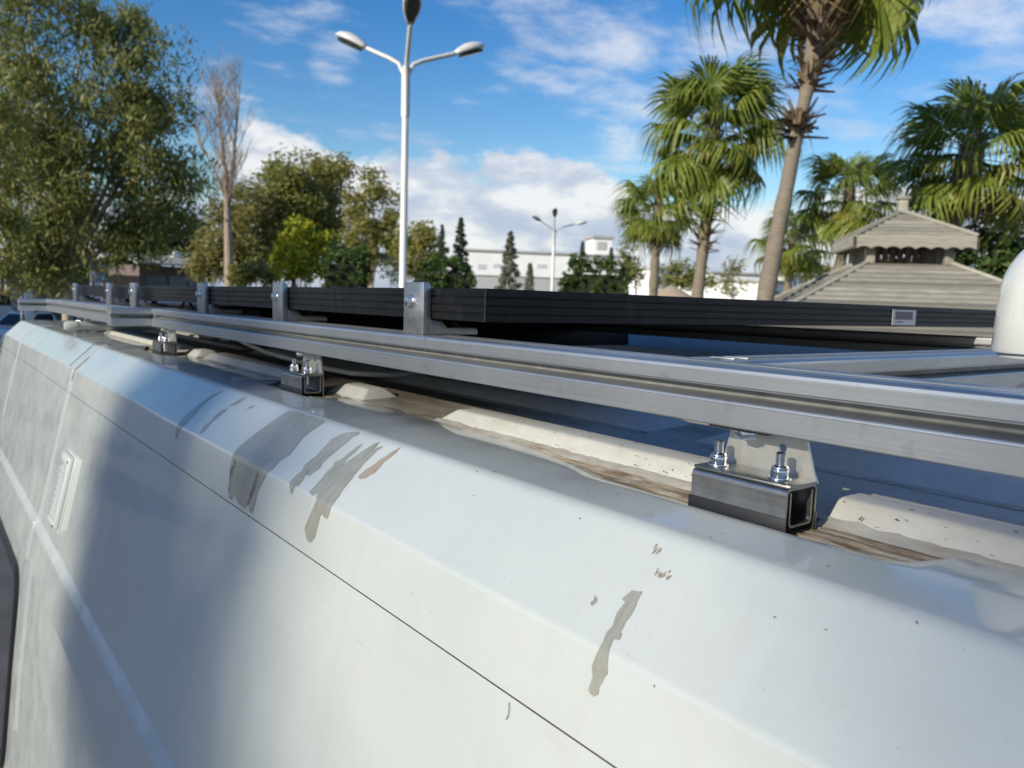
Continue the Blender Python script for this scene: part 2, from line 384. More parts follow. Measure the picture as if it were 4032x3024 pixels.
SIDE = [(.14,-2.35),(.15,-1.75),(.191,-1.316),(.2054,-1.163),(.228,-.952),(.2480,-.801),(.2345,-.790),(.2555,-.690),(.2705,-.668),(.285,-.6065),(.355-.0176,-.377),(.3555,-.302)]
PROF_LO = fillet(SIDE, {1:.6, 2:.5, 3:.4, 5:.006, 6:.006, 7:.004, 8:.006, 10:.5}, 7, True)[:-1]
PROF_LO += [(.3553,-.3029)]
PROF_HI = fillet([(.3556,-.3016),(.370,-.238),(.443,-.1674),(.512,-.1637)], {1:.013, 2:.022}, 9, True)
GROOVE = [(.3575,-.3027),(.3577,-.3019)]
NLO = len(PROF_LO)
PROFILE = PROF_LO + GROOVE + PROF_HI
def smooth(a, b, v): t = min(max((v-a)/(b-a), 0), 1); return t*t*(3-2*t)
POCKETS = [(.238, .012, .40, .80), (1.19, .02, 1.40, 1.50), (2.15, .03, 2.34, 2.62), (3.68, .03, 3.86, 4.1)]
def edge_x(y):
    e = .566
    for a, w, b, c in POCKETS: e -= .056 * smooth(a-w, a+w*.4, y) * (1 - smooth(b, c, y))
    return e
def endwarp(x, y, z):
    t = min(max((y-4.55)/1.45, 0), .999); c = .46*(1-math.sqrt(1-t*t))
    return (x + c*.85, y, z - c*(.75 if z > -.5 else .4))
def ysamples():
    ys = list(np.arange(-1.6, .1, .1)) + list(np.arange(.1, .9, .0125)) + list(np.arange(.9, 2.8, .02)) + list(np.arange(2.8, 3.9, .05)) + list(np.arange(3.9, 5.961, .035))
    return ys
VAN = empty('camper_van', (1.2, 1.6, 0), 'white camper van seen along its streaked, dusty roof edge', 'van')
def van_skin():
    ys = ysamples(); mb = MB(); W = len(PROFILE)+4; V = []
    for y in ys:
        e = edge_x(y); row = list(PROFILE)
        ez = -.1637 - (e-.512)*.02
        row = row[:-1]
        row.append((.5+(e-.51)*.2 if e < .53 else .508, -.1640))
        row.append((e-.003, ez)); row.append((e-.0008, ez-.0008)); row.append((e+.0004, ez-.0035)); row.append((e, ez-.0085))
        W = len(row)
        for i, (x, z) in enumerate(row):
            if i >= len(PROFILE)-1:
                # puddle-like dents of the sheet beside the first mounting foot
                z -= .0025 * math.exp(-((y-.54)/.05)**2) * smooth(.49, .53, x)
            x, y2, z = endwarp(x, y, z)
            V.append((x, y2, Z(z)))
    F_ = []; MI = []
    for j in range(len(ys)-1):
        for i in range(W-1):
            F_.append((j*W+i, j*W+i+1, (j+1)*W+i+1, (j+1)*W+i)); MI.append(1 if NLO-1 <= i <= NLO+1 else 0)
    mb.v = V; mb.f = F_; mb.m = MI
    o = mb.build('side_skin', [MAT['paint'], MAT['groove']], VAN, smooth=True, auto=.75)
    return o
van_skin()
def van_shell():
    # the far side, the floor and the ends, mirrored in outline
    mb = MB(); xm = 1.235
    far = [(2*xm-x, z) for x, z in PROFILE if True]
    ys = [-1.6, 0, 1, 2, 3, 4, 4.55, 4.8, 5.1, 5.4, 5.6, 5.75, 5.87, 5.94]
    W = len(far); V = []
    for y in ys:
        for x, z in far:
            t = min(max((y-4.55)/1.45, 0), .999); c = .46*(1-math.sqrt(1-t*t)); V.append((x-c*.85, y, Z(z-c*(.75 if z > -.5 else .4))))
    mb.add(V, [(j*W+i, j*W+i+1, (j+1)*W+i+1, (j+1)*W+i) for j in range(len(ys)-1) for i in range(W-1)])
    mb.build('far_side_skin', MAT['paint'], VAN, smooth=True, auto=.75)
    e = [endwarp(x, 5.955, z) for x, z in PROFILE]
    e2 = [(2*xm-p[0], p[1], p[2]) for p in reversed(e)]
    pts = [(p[0], p[1]-.001, Z(p[2])) for p in e+e2]
    MB().add(pts, [tuple(range(len(pts)))]).build('front_end', MAT['paint'], VAN)
    pts = [(p[0], -1.6, Z(p[1])) for p in PROFILE] + [(2*xm-p[0], -1.6, Z(p[1])) for p in reversed(PROFILE)]
    MB().add(pts, [tuple(range(len(pts)))]).build('rear_end', MAT['paint'], VAN)
van_shell()
def roof_z(x, y):
    c = .012*(1-((x-1.235)/.66)**2)
    t = min(max((y-4.55)/1.45, 0), .999)
    return -.1672 + c - .46*(1-math.sqrt(1-t*t))*.75
def roof_sheet():
    xs = list(np.arange(.578, 1.9, .04)) + [1.897]; ys = list(np.arange(-1.6, 5.9, .15)) + [5.94]
    mb = MB(); W = len(xs)
    V = [(x, y, Z(roof_z(x, y))) for y in ys for x in xs]
    mb.add(V, [(j*W+i, j*W+i+1, (j+1)*W+i+1, (j+1)*W+i) for j in range(len(ys)-1) for i in range(W-1)])
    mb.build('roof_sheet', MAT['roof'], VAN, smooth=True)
    # gutter floor with folded old sealant
    ys = list(np.arange(-1.6, 0, .05)) + list(np.arange(0, 2.7, .006)) + list(np.arange(2.7, 4.6, .04)); xs = np.linspace(.496, .584, 23); W = len(xs); V = []
    for y in ys:
        for x in xs:
            wob = .010*mnoise.noise((y*6, 0, 3))
            f = math.sin((x+wob)*520 + 3*mnoise.noise((y*9, x*40, 1)))
            z = -.1715 + .0011*f*smooth(.515, .53, x) + .0022*mnoise.noise((x*90, y*14, 5)) + .0016*mnoise.noise((x*220, y*40, 9)) + .003*smooth(.555, .58, x)
            V.append((x, y, Z(z)))
    mb = MB(); mb.add(V, [(j*W+i, j*W+i+1, (j+1)*W+i+1, (j+1)*W+i) for j in range(len(ys)-1) for i in range(W-1)])
    mb.build('roof_gutter', MAT['gutter'], VAN, smooth=True)
    MB().box(1.897, 1.97, -1.6, 4.2, Z(-.172), Z(-.168)).build('far_roof_gutter', MAT['gutter'], VAN)
roof_sheet()
def rib(y0, y1, x0=.575, x1=.655, h=.0165, sl=.024, end=.026, z0=-.1672, name='roof_rib', fend=None):
    fe = end if fend is None else fend
    b = z0-.004; t = z0+h
    vs = [(x0,y0,Z(b)),(x1,y0,Z(b)),(x1,y1,Z(b)),(x0,y1,Z(b)),(x0+sl,y0+end,Z(t)),(x1-sl,y0+end,Z(t)),(x1-sl,y1-fe,Z(t)),(x0+sl,y1-fe,Z(t))]
    MB().add(vs, [(0,3,2,1),(4,5,6,7),(0,1,5,4),(1,2,6,5),(2,3,7,6),(3,0,4,7)]).build(name, MAT['rib'], VAN, bevel=.004, segs=3)
rib(-1.5, .338, fend=.002)
for a, b in ((.43,.930),(1.15,1.30),(1.44,2.06),(2.10,2.24),(2.30,3.35)): rib(a, b)
for k, x in enumerate((.745, .98, 1.215, 1.45, 1.685)):
    for a, b in ((-1.5, .62), (.68, 2.2), (2.26, 3.7)): rib(a, b, x, x+.115, .013, .03, .04, roof_z(x+.05, 1))
def dirt_lines():
    for x0 in (.733, .862, .968):
        for a, b in ((-.6, .64), (.68, 2.2)):
            ys = np.arange(a, b, .01); V = []
            for y in ys:
                w = .006+.004*mnoise.noise((y*12, x0, 0))+.002*mnoise.noise((y*50, x0, 3)); z = roof_z(x0, y)
                for dx, dz in ((-w, .0004), (0, .0022+.0006*mnoise.noise((y*80, 1, x0))), (w*1.3, .0008)): V.append((x0+.006+dx, y, Z(z+dz)))
            MB().add(V, [(j*3+i, j*3+i+1, (j+1)*3+i+1, (j+1)*3+i) for j in range(len(ys)-1) for i in range(2)]).build('dirt_line', MAT['sealant'], VAN, smooth=True)
dirt_lines()
def sealant():
    for (a, b) in ((-1.5,.34),(.43,.93),(1.44,2.06),(2.30,3.3)):
        mb = MB(); V = []; ys = np.arange(a, b, .004)
        for y in ys:
            w = .0012*mnoise.noise((y*14, 2, 0)) + .0011*mnoise.noise((y*60, 5, 0)) + .0006*mnoise.noise((y*190, 5, 0)) - .0022
            for dx, dz in ((.0, .0012), (.006, .0028), (.0135+w*.8, .0078+w*1.2), (.0165+w*.8, .0085+w*1.2)): V.append((.5665+dx, y, Z(-.1705+dz)))
        mb.add(V, [(j*4+i, j*4+i+1, (j+1)*4+i+1, (j+1)*4+i) for j in range(len(ys)-1) for i in range(3)])
        mb.build('sealant_bead', MAT['sealant'], VAN, smooth=True)
sealant()

def surf(y, s, off=.0004):
    """a place on the painted skin: y along the van, s up its section"""
    x, z = poly_at(s); best = None
    for a, b in zip(PROFILE[:-1], PROFILE[1:]):
        if a in GROOVE or b in GROOVE: continue
        a = Vector(a); b = Vector(b); d = b-a
        if d.length < 1e-6: continue
        t = min(max((Vector((x, z))-a).dot(d)/d.length_squared, 0), 1); q = a+d*t; e = (q-Vector((x, z))).length
        if best is None or e < best[0]: best = (e, q, Vector((-d.y, d.x)).normalized())
    q = best[1]+best[2]*off
    return (q.x, y, Z(q.y))
STAINS = {'a':[(1.4195,2.2241),(1.4352,2.215),(1.4559,2.1977),(1.4627,2.1825),(1.4729,2.1628),(1.4725,2.143),(1.4652,2.1326),(1.4637,2.1161),(1.4593,2.1071),(1.4503,2.1091),(1.4506,2.1196),(1.4384,2.1302),(1.4342,2.1405),(1.4379,2.1611),(1.4416,2.1781),(1.4419,2.194),(1.4317,2.2075),(1.4181,2.2216)],'b':[(1.3027,2.2266),(1.3185,2.2178),(1.3328,2.2016),(1.3267,2.2007),(1.3084,2.2094),(1.2998,2.2241)],'c':[(1.3298,2.1965),(1.3453,2.1882),(1.3498,2.1751),(1.3468,2.159),(1.3531,2.1523),(1.3458,2.1372),(1.3349,2.1358),(1.3317,2.1455),(1.3376,2.1626),(1.3313,2.1748),(1.3268,2.1914)],'d':[(1.2405,2.2178),(1.2546,2.2119),(1.2576,2.206),(1.2508,2.2083),(1.2395,2.2144)],'e':[(1.1072,2.2297),(1.0761,2.231),(1.0534,2.2297),(1.0349,2.2321),(1.0001,2.2309),(0.9885,2.2286),(1.0001,2.2115),(1.0076,2.1967),(1.005,2.1826),(1.0007,2.1677),(1.012,2.1521),(1.0095,2.1384),(1.0144,2.1364),(1.0215,2.136),(1.0164,2.1277),(1.0259,2.1136),(1.0334,2.1009),(1.0342,2.0874),(1.0343,2.073),(1.042,2.07),(1.0512,2.0724),(1.054,2.0785),(1.0447,2.094),(1.0424,2.1102),(1.0425,2.1281),(1.0433,2.1315),(1.0485,2.1247),(1.0568,2.1027),(1.0604,2.0884),(1.0628,2.072),(1.0741,2.0689),(1.0804,2.0702),(1.0805,2.0886),(1.0797,2.0773),(1.0848,2.0697),(1.0987,2.073),(1.1153,2.0787),(1.1194,2.0743),(1.1266,2.0691),(1.1363,2.0694),(1.1387,2.076),(1.135,2.0864),(1.147,2.0827),(1.1485,2.0932),(1.1402,2.1045),(1.1362,2.1197),(1.1356,2.1294),(1.1453,2.1315),(1.1458,2.1179),(1.1496,2.1128),(1.1573,2.1133),(1.1583,2.1253),(1.1571,2.1335),(1.1614,2.1421),(1.1581,2.1573),(1.1496,2.1769),(1.1388,2.1953),(1.128,2.2136),(1.1178,2.2253)],'f':[(0.9022,2.2283),(0.8925,2.2316),(0.8853,2.2276),(0.8931,2.2192),(0.8961,2.209),(0.901,2.1971),(0.9063,2.1825),(0.9073,2.1742),(0.9034,2.1659),(0.9094,2.1578),(0.913,2.1511),(0.9185,2.1529),(0.9242,2.1621),(0.9235,2.1543),(0.9178,2.1452),(0.9157,2.1352),(0.9211,2.1325),(0.9235,2.1224),(0.9273,2.1216),(0.9348,2.1282),(0.9416,2.1337),(0.9421,2.1442),(0.9375,2.1535),(0.9434,2.1629),(0.9408,2.1703),(0.9361,2.1797),(0.9361,2.1948),(0.9344,2.2091),(0.9204,2.2218)],'g':[(0.8589,2.217),(0.8663,2.2102),(0.8711,2.1986),(0.8737,2.1914),(0.8834,2.18),(0.879,2.1758),(0.8818,2.1673),(0.8803,2.1548),(0.8797,2.1473),(0.8806,2.1407),(0.8815,2.1342),(0.8747,2.133),(0.8661,2.1321),(0.8654,2.1373),(0.8595,2.1352),(0.8528,2.128),(0.8597,2.1148),(0.8646,2.102),(0.868,2.0934),(0.8634,2.0868),(0.8546,2.0813),(0.8483,2.0811),(0.8424,2.083),(0.8364,2.0889),(0.8366,2.0936),(0.8351,2.1035),(0.8345,2.115),(0.8318,2.1185),(0.8237,2.1157),(0.8172,2.1159),(0.8137,2.1218),(0.8141,2.1335),(0.8152,2.1451),(0.8192,2.156),(0.8203,2.1678),(0.8215,2.1798),(0.8226,2.192),(0.8206,2.205),(0.8193,2.2141),(0.8156,2.2188),(0.8145,2.2223),(0.8208,2.2196),(0.8266,2.215),(0.8272,2.2213),(0.828,2.2263),(0.8345,2.2236),(0.8403,2.2159),(0.846,2.2081),(0.8522,2.1977),(0.8602,2.1855),(0.8622,2.1825),(0.8641,2.191),(0.8594,2.2025)],'h':[(0.7803,2.2286),(0.7877,2.2212),(0.7935,2.2113),(0.7989,2.2038),(0.8014,2.1971),(0.809,2.1854),(0.8116,2.1774),(0.8091,2.1751),(0.8035,2.1746),(0.7945,2.1782),(0.7924,2.1823),(0.7873,2.1884),(0.7859,2.1972),(0.7876,2.2041),(0.7834,2.2124),(0.7793,2.2207)],'i':[(0.3692,2.1814),(0.374,2.1804),(0.3784,2.1792),(0.3782,2.1775),(0.3801,2.1729),(0.3813,2.1699),(0.3771,2.169),(0.3776,2.16),(0.3769,2.1553),(0.3748,2.1499),(0.3762,2.1432),(0.3741,2.1368),(0.3735,2.13),(0.3755,2.1241),(0.3765,2.1176),(0.3738,2.1115),(0.3752,2.1017),(0.3736,2.0993),(0.3693,2.0995),(0.3659,2.1026),(0.3662,2.1075),(0.3632,2.1147),(0.3614,2.1184),(0.3636,2.1276),(0.3659,2.1355),(0.3673,2.1409),(0.363,2.1427),(0.3636,2.1473),(0.3667,2.1484),(0.3667,2.1569),(0.3669,2.1667),(0.3679,2.1738)],'j':[(0.4049,2.1641),(0.401,2.163),(0.3996,2.1602),(0.4012,2.1583),(0.4004,2.1565),(0.4027,2.1563),(0.4038,2.1585),(0.4035,2.1605)],'k':[(0.3778,2.2234),(0.3798,2.2214),(0.381,2.2215),(0.3815,2.2181),(0.3789,2.2152),(0.3784,2.2169),(0.3764,2.2149),(0.3764,2.2182),(0.3767,2.2202)],'l':[(0.3699,2.2023),(0.3672,2.1991),(0.3676,2.2021),(0.3644,2.1991),(0.3653,2.2029),(0.3615,2.1997),(0.3614,2.2012),(0.3573,2.1976),(0.358,2.2009),(0.3547,2.2001),(0.3549,2.2036),(0.355,2.2077),(0.3567,2.2055),(0.3608,2.2051),(0.3646,2.2027)]}
SCUTS = []
_s = 0
for _a, _b in zip(CORN[:-1], CORN[1:]): _s += math.hypot(_b[0]-_a[0], _b[1]-_a[1]); SCUTS.append(_s)
def streak(key, poly, mat, off=.0005):
    # roughen the outline a little, cut it across the section, lay it on the skin
    P = []; n = len(poly)
    for i in range(n):
        a = Vector(poly[i]); b = Vector(poly[(i+1) % n]); L = (b-a).length; k = max(1, int(L/.0035)); nr = Vector((-(b-a).y, (b-a).x)); nr = nr/nr.length if nr.length > 0 else nr
        for j in range(k):
            p = a+(b-a)*(j/k); w = .0010*mnoise.noise((p.x*320, p.y*320, 7)) + .0006*mnoise.noise((p.x*800, p.y*800, 2)); P.append(p+nr*w)
    bm = bmesh.new(); vs = [bm.verts.new((p.x, p.y, 0)) for p in P]
    bm.faces.new(vs); bmesh.ops.triangulate(bm, faces=bm.faces[:])
    lo = min(p.y for p in P); hi = max(p.y for p in P)
    for s in np.arange(lo, hi, .004):
        bmesh.ops.bisect_plane(bm, geom=bm.verts[:]+bm.edges[:]+bm.faces[:], plane_co=(0, s, 0), plane_no=(0, 1, 0), dist=1e-6)
    org = root_loc(VAN)
    for v in bm.verts: v.co = Vector(surf(v.co.x, v.co.y, off)) - org
    bmesh.ops.recalc_face_normals(bm, faces=bm.faces)
    for f in bm.faces: 
        f.smooth = True
        if f.normal.z < 0: f.normal_flip()
    me = bpy.data.meshes.new('dried_streak'); bm.to_mesh(me); bm.free(); me.materials.append(mat)
    o = bpy.data.objects.new('dried_streak', me); COL.objects.link(o); o.parent = VAN
for k in STAINS:
    if k not in 'kl': streak(k, STAINS[k], MAT['streak_brown'] if k == 'h' else MAT['streak'])
rs_ = random.Random(9)
for y0, s0, n_, dy, ln in ((.3765, 2.2185, 6, .0011, .0075), (.3560, 2.2025, 11, .0013, .0060)):
    for i_ in range(n_):
        y_ = y0+i_*dy+rs_.uniform(-.0003, .0003); s_0 = s0+rs_.uniform(-.003, .003); l_ = ln*rs_.uniform(.5, 1.1); w_ = rs_.uniform(.0003, .0006)
        streak('fleck', [(y_-w_, s_0), (y_+w_*.6, s_0-.0006), (y_+w_*.8, s_0-l_*.6), (y_, s_0-l_), (y_-w_*1.1, s_0-l_*.5)], MAT['streak_brown'])
tag([c for c in VAN.children if c.name.startswith('dried_streak')][4], 'broad streak with drips below, mirroring the blue sky')

def van_details():
    # upright body seam: a raised bead over the skin, and a dark joint beside it
    for y, lo, hi, r, m, nm in ((2.60, 1.05, 2.262, .0032, 'paint', 'body_bead'), (2.585, 2.10, 2.19, .0014, 'groove', 'body_joint'), (2.70, 2.135, 2.245, .0016, 'groove', 'body_joint'), (4.02, 1.8, 2.29, .002, 'paint', 'body_bead')):
        pts = [surf(y, s, .0002) for s in np.arange(lo, hi, .008)]
        MB().tube(pts, r, 8).build(nm, MAT[m], VAN, smooth=True)
    # louvred vent on the side
    def side(y, z, off):   # on the flat of the side
        x = .355 + .2337*(z+.302); n = Vector((-.9737, 0, .2275)); return Vector((x, y, Z(z))) + n*off
    def quadbox(y0, y1, z0, z1, o0, o1, taper=0):
        a = [side(y0,z0,o0),side(y1,z0,o0),side(y1,z1,o0),side(y0,z1,o0)]; t = taper
        b = [side(y0+t,z0+t,o1),side(y1-t,z0+t,o1),side(y1-t,z1-t,o1),side(y0+t,z1-t,o1)]
        return a+b, [(0,3,2,1),(4,5,6,7),(0,1,5,4),(1,2,6,5),(2,3,7,6),(3,0,4,7)]
    mb = MB(); mb.add(*quadbox(2.262, 2.405, -.632, -.430, -.004, .0035, .002)); base = mb.build('side_vent', MAT['plastic_white'], VAN, bevel=.0025)
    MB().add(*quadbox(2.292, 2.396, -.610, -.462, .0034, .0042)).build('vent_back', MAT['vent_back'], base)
    for (a, b, c, d) in ((2.268, 2.294, -.626, -.436), (2.2945, 2.398, -.468, -.436), (2.2945, 2.398, -.626, -.606)): 
        MB().add(*quadbox(a, b, c, d, .0036, .0155, .006)).build('vent_frame', MAT['plastic_white'], base, bevel=.004, segs=3)
    for k in range(8):
        z = -.603 + k*.0168
        m = MB(); m.add([side(2.2948,z,.004),side(2.398,z,.004),side(2.398,z+.010,.004),side(2.2948,z+.010,.004),side(2.2948,z-.001,.0145),side(2.390,z-.001,.011),side(2.390,z+.003,.011),side(2.2948,z+.003,.0145)], [(0,3,2,1),(4,5,6,7),(0,1,5,4),(1,2,6,5),(2,3,7,6),(3,0,4,7)])
        m.build('vent_slat', MAT['plastic_white'], base)
    for z in (-.452, -.616):
        c = side(2.281, z, .0160); MB().obox(c, Vector((.2275,0,.9737))*.003, Vector((0,1,0))*.003, Vector((-.9737,0,.2275))*.0015).build('vent_screw', MAT['cable_black'], base)
    # dark side window with a rubber frame
    def face(y, z, off):
        z_ = z
        for a, b in zip(PROFILE[:-1], PROFILE[1:]):
            if a[1] <= z_ <= b[1]: t = (z_-a[1])/(b[1]-a[1]); x = a[0]+(b[0]-a[0])*t; break
        return Vector((x, y, Z(z_))) + Vector((-.985, 0, .17))*off
    def rrect(y0, y1, z0, z1, r, n=8):
        pts = []
        for cy, cz, a0 in ((y1-r, z1-r, 0), (y0+r, z1-r, 90), (y0+r, z0+r, 180), (y1-r, z0+r, 270)):
            for k in range(n+1): a = math.radians(a0+90*k/n); pts.append((cy+r*math.cos(a), cz+r*math.sin(a)))
        return pts
    inner = rrect(2.80, 3.72, -1.52, -.905, .09); outer = rrect(2.775, 3.745, -1.545, -.88, .11)
    n = len(inner)
    V = [face(y, z, .001) for y, z in outer] + [face(y, z, .012) for y, z in outer] + [face(y, z, .012) for y, z in inner] + [face(y, z, .004) for y, z in inner]
    fs = [(k*n+i, k*n+(i+1)%n, (k+1)*n+(i+1)%n, (k+1)*n+i) for k in range(3) for i in range(n)]
    w = MB().add(V, fs).build('side_window', MAT['rubber'], VAN, smooth=True, auto=.8)
    MB().add([face(y, z, .005) for y, z in inner], [tuple(range(n))]).build('window_pane', MAT['glass_dark'], w)
van_details()

def specks():
    V = []; rr = random.Random(5)
    def flake(p, nx, ny, r):
        a = rr.uniform(0, 6.28); u = (nx*math.cos(a)+ny*math.sin(a))*r*rr.uniform(.8, 2.2); v = (ny*math.cos(a)-nx*math.sin(a))*r*.6
        n = nx.cross(ny); h = n*r*.5
        V.append([p-u-v, p+u-v*.6, p+u*.8+v, p-u*.7+v]); V.append([p-u*.6-v*.5+h, p+u*.7-v*.3+h, p+u*.5+v*.6+h, p-u*.5+v*.6+h])
    for i in range(40):
        y = rr.uniform(.15, 1.5) if i < 32 else rr.uniform(.2, .6); s = rr.triangular(2.12, 2.285, 2.26)
        p = Vector(surf(y, s, .0006)); q = Vector(surf(y, s+.002, .0006)); flake(p, Vector((0,1,0)), (q-p).normalized(), rr.uniform(.0003, .0008))
    for i in range(25):
        y = rr.uniform(.2, 1.5); s = rr.uniform(1.7, 2.1); p = Vector(surf(y, s, .0006)); q = Vector(surf(y, s+.002, .0006)); flake(p, Vector((0,1,0)), (q-p).normalized(), rr.uniform(.0003, .0006))
    for i in range(170):
        x = rr.uniform(.6, .74); y = rr.uniform(.05, 1.1); z = -.1500 if .601 < x < .630 and (y < .31 or .46 < y < .90) else -.1660
        if .585 < x <= .601 or .63 <= x < .66: continue
        flake(Vector((x, y, Z(z))), Vector((0,1,0)), Vector((1,0,0)), rr.uniform(.0005, .0015))
    for i in range(22):
        y = rr.uniform(.05, .9); t = rr.random(); x = .580+.016*t; z = -.163+.0120*t
        if .33 < y < .46: continue
        flake(Vector((x-.0012, y, Z(z+.0012))), Vector((0,1,0)), Vector((.8,0,.6)), rr.uniform(.0004, .0011))
    o = quads_obj('grit_specks', V, MAT['speck'], VAN); o['kind'] = 'stuff'
    pts = [surf(.452, 2.060, .001), surf(.450, 2.056, .0015), surf(.4495, 2.052, .0015), surf(.451, 2.047, .001)]
    MB().tube(pts, .0003, 5).build('fallen_hair', MAT['speck'], VAN)
specks()

# ------------------------------------------------------------------ roof rack
RT = -.046; RB = -.0945; RH = RT-RB; RW = .062
RACK = empty('roof_rack', (.55, 1.2, Z(-.17)), 'silver aluminium roof rack bolted above the white van roof', 'roof rack')
def rail_poly(W=RW):
    s = .0195; t = .0330
    p = [(0, .0012), (.0012, 0), (W-.0012, 0), (W, .0012), (W, s), (W-.009, s+.004), (W-.015, s+.004), (W-.015, t-.001), (W-.003, t), (W, t+.0006), (W, RH-.0035), (W-.001, RH-.001), (W-.0035, RH)]
    p += [(W*.60, RH), (W*.60, RH-.006), (W*.43, RH-.006), (W*.43, RH), (W*.27, RH), (W*.265, RH-.0006), (W*.255, RH-.0006), (W*.25, RH), (.0045, RH), (.0022, RH-.0007), (.0008, RH-.002), (0, RH-.0045)]
    p += [(0, t+.0006), (.0006, t), (.003, t-.0004), (.003, t-.0015), (.015, t-.002), (.015, s+.0052), (.0098, s+.0052), (.0086, s+.0047), (.0022, s+.0012), (.0016, s+.0002), (.0010, s+.0002), (.0008, s-.0006), (0, s-.0010)]
    return p
def ears(poly):   # triangulated cap so that the slots stay open
    from mathutils.geometry import tessellate_polygon
    return tessellate_polygon([[Vector((a, b, 0)) for a, b in poly]])
def extrude_rail(name, along, c0, a0, a1, flip=False):
    p = rail_poly(); n = len(p); vs = []
    for t in (a0, a1):
        for u, w in p:
            vs.append((c0+u, t, Z(RB+w)) if along == 'Y' else (t, c0+u, Z(RB+w)))
    mb = MB(); mb.add(vs, [])
    inx = lambda q: .0035 < q[0] < RW-.0035 and .0235 < q[1] < RH-.001
    for i in range(n):
        f = (i, (i+1)%n, n+(i+1)%n, n+i); mb.f.append(f); mb.m.append(1 if (inx(p[i]) and inx(p[(i+1)%n])) else 0)
    for tr in ears(p):
        mb.f.append(tuple(tr)); mb.f.append(tuple(i+n for i in reversed(tr))); mb.m += [0, 0]
    return mb.build(name, [MAT['alu'], MAT['slot']], RACK, smooth=True, auto=.22)
extrude_rail('side_rail', 'Y', .515, -1.3, 2.289)
extrude_rail('cross_rail', 'X', 2.2905, .417, 2.03)
extrude_rail('side_rail', 'Y', .446, 2.354, 3.799)
extrude_rail('cross_rail', 'X', 3.8005, .350, 2.09)
extrude_rail('cross_rail', 'X', .420, .5785, 1.885)
extrude_rail('side_rail', 'Y', 1.8865, -1.3, 2.289)
extrude_rail('side_rail', 'Y', 1.955, 2.354, 3.799)
for y in (2.262,):
    MB().box(.5175, .5235, y, y+.014, Z(RB+.0215), Z(RB+.0325)).build('corner_key', MAT['clamp'], RACK, bevel=.0008)
MB().box(.4495, .455, 3.775, 3.789, Z(RB+.0215), Z(RB+.0325)).build('corner_key', MAT['clamp'], RACK, bevel=.0008)
for x0, y0 in ((.586, .437), (.606, .437)):
    MB().box(x0, x0+.004, y0, y0+.026, Z(RT+.0002), Z(RT+.0016)).build('slot_nut', MAT['plate'], RACK, bevel=.0005)
def hexpts(r, a0=0): return [(r*math.cos(a0+k*math.pi/3), r*math.sin(a0+k*math.pi/3)) for k in range(6)]

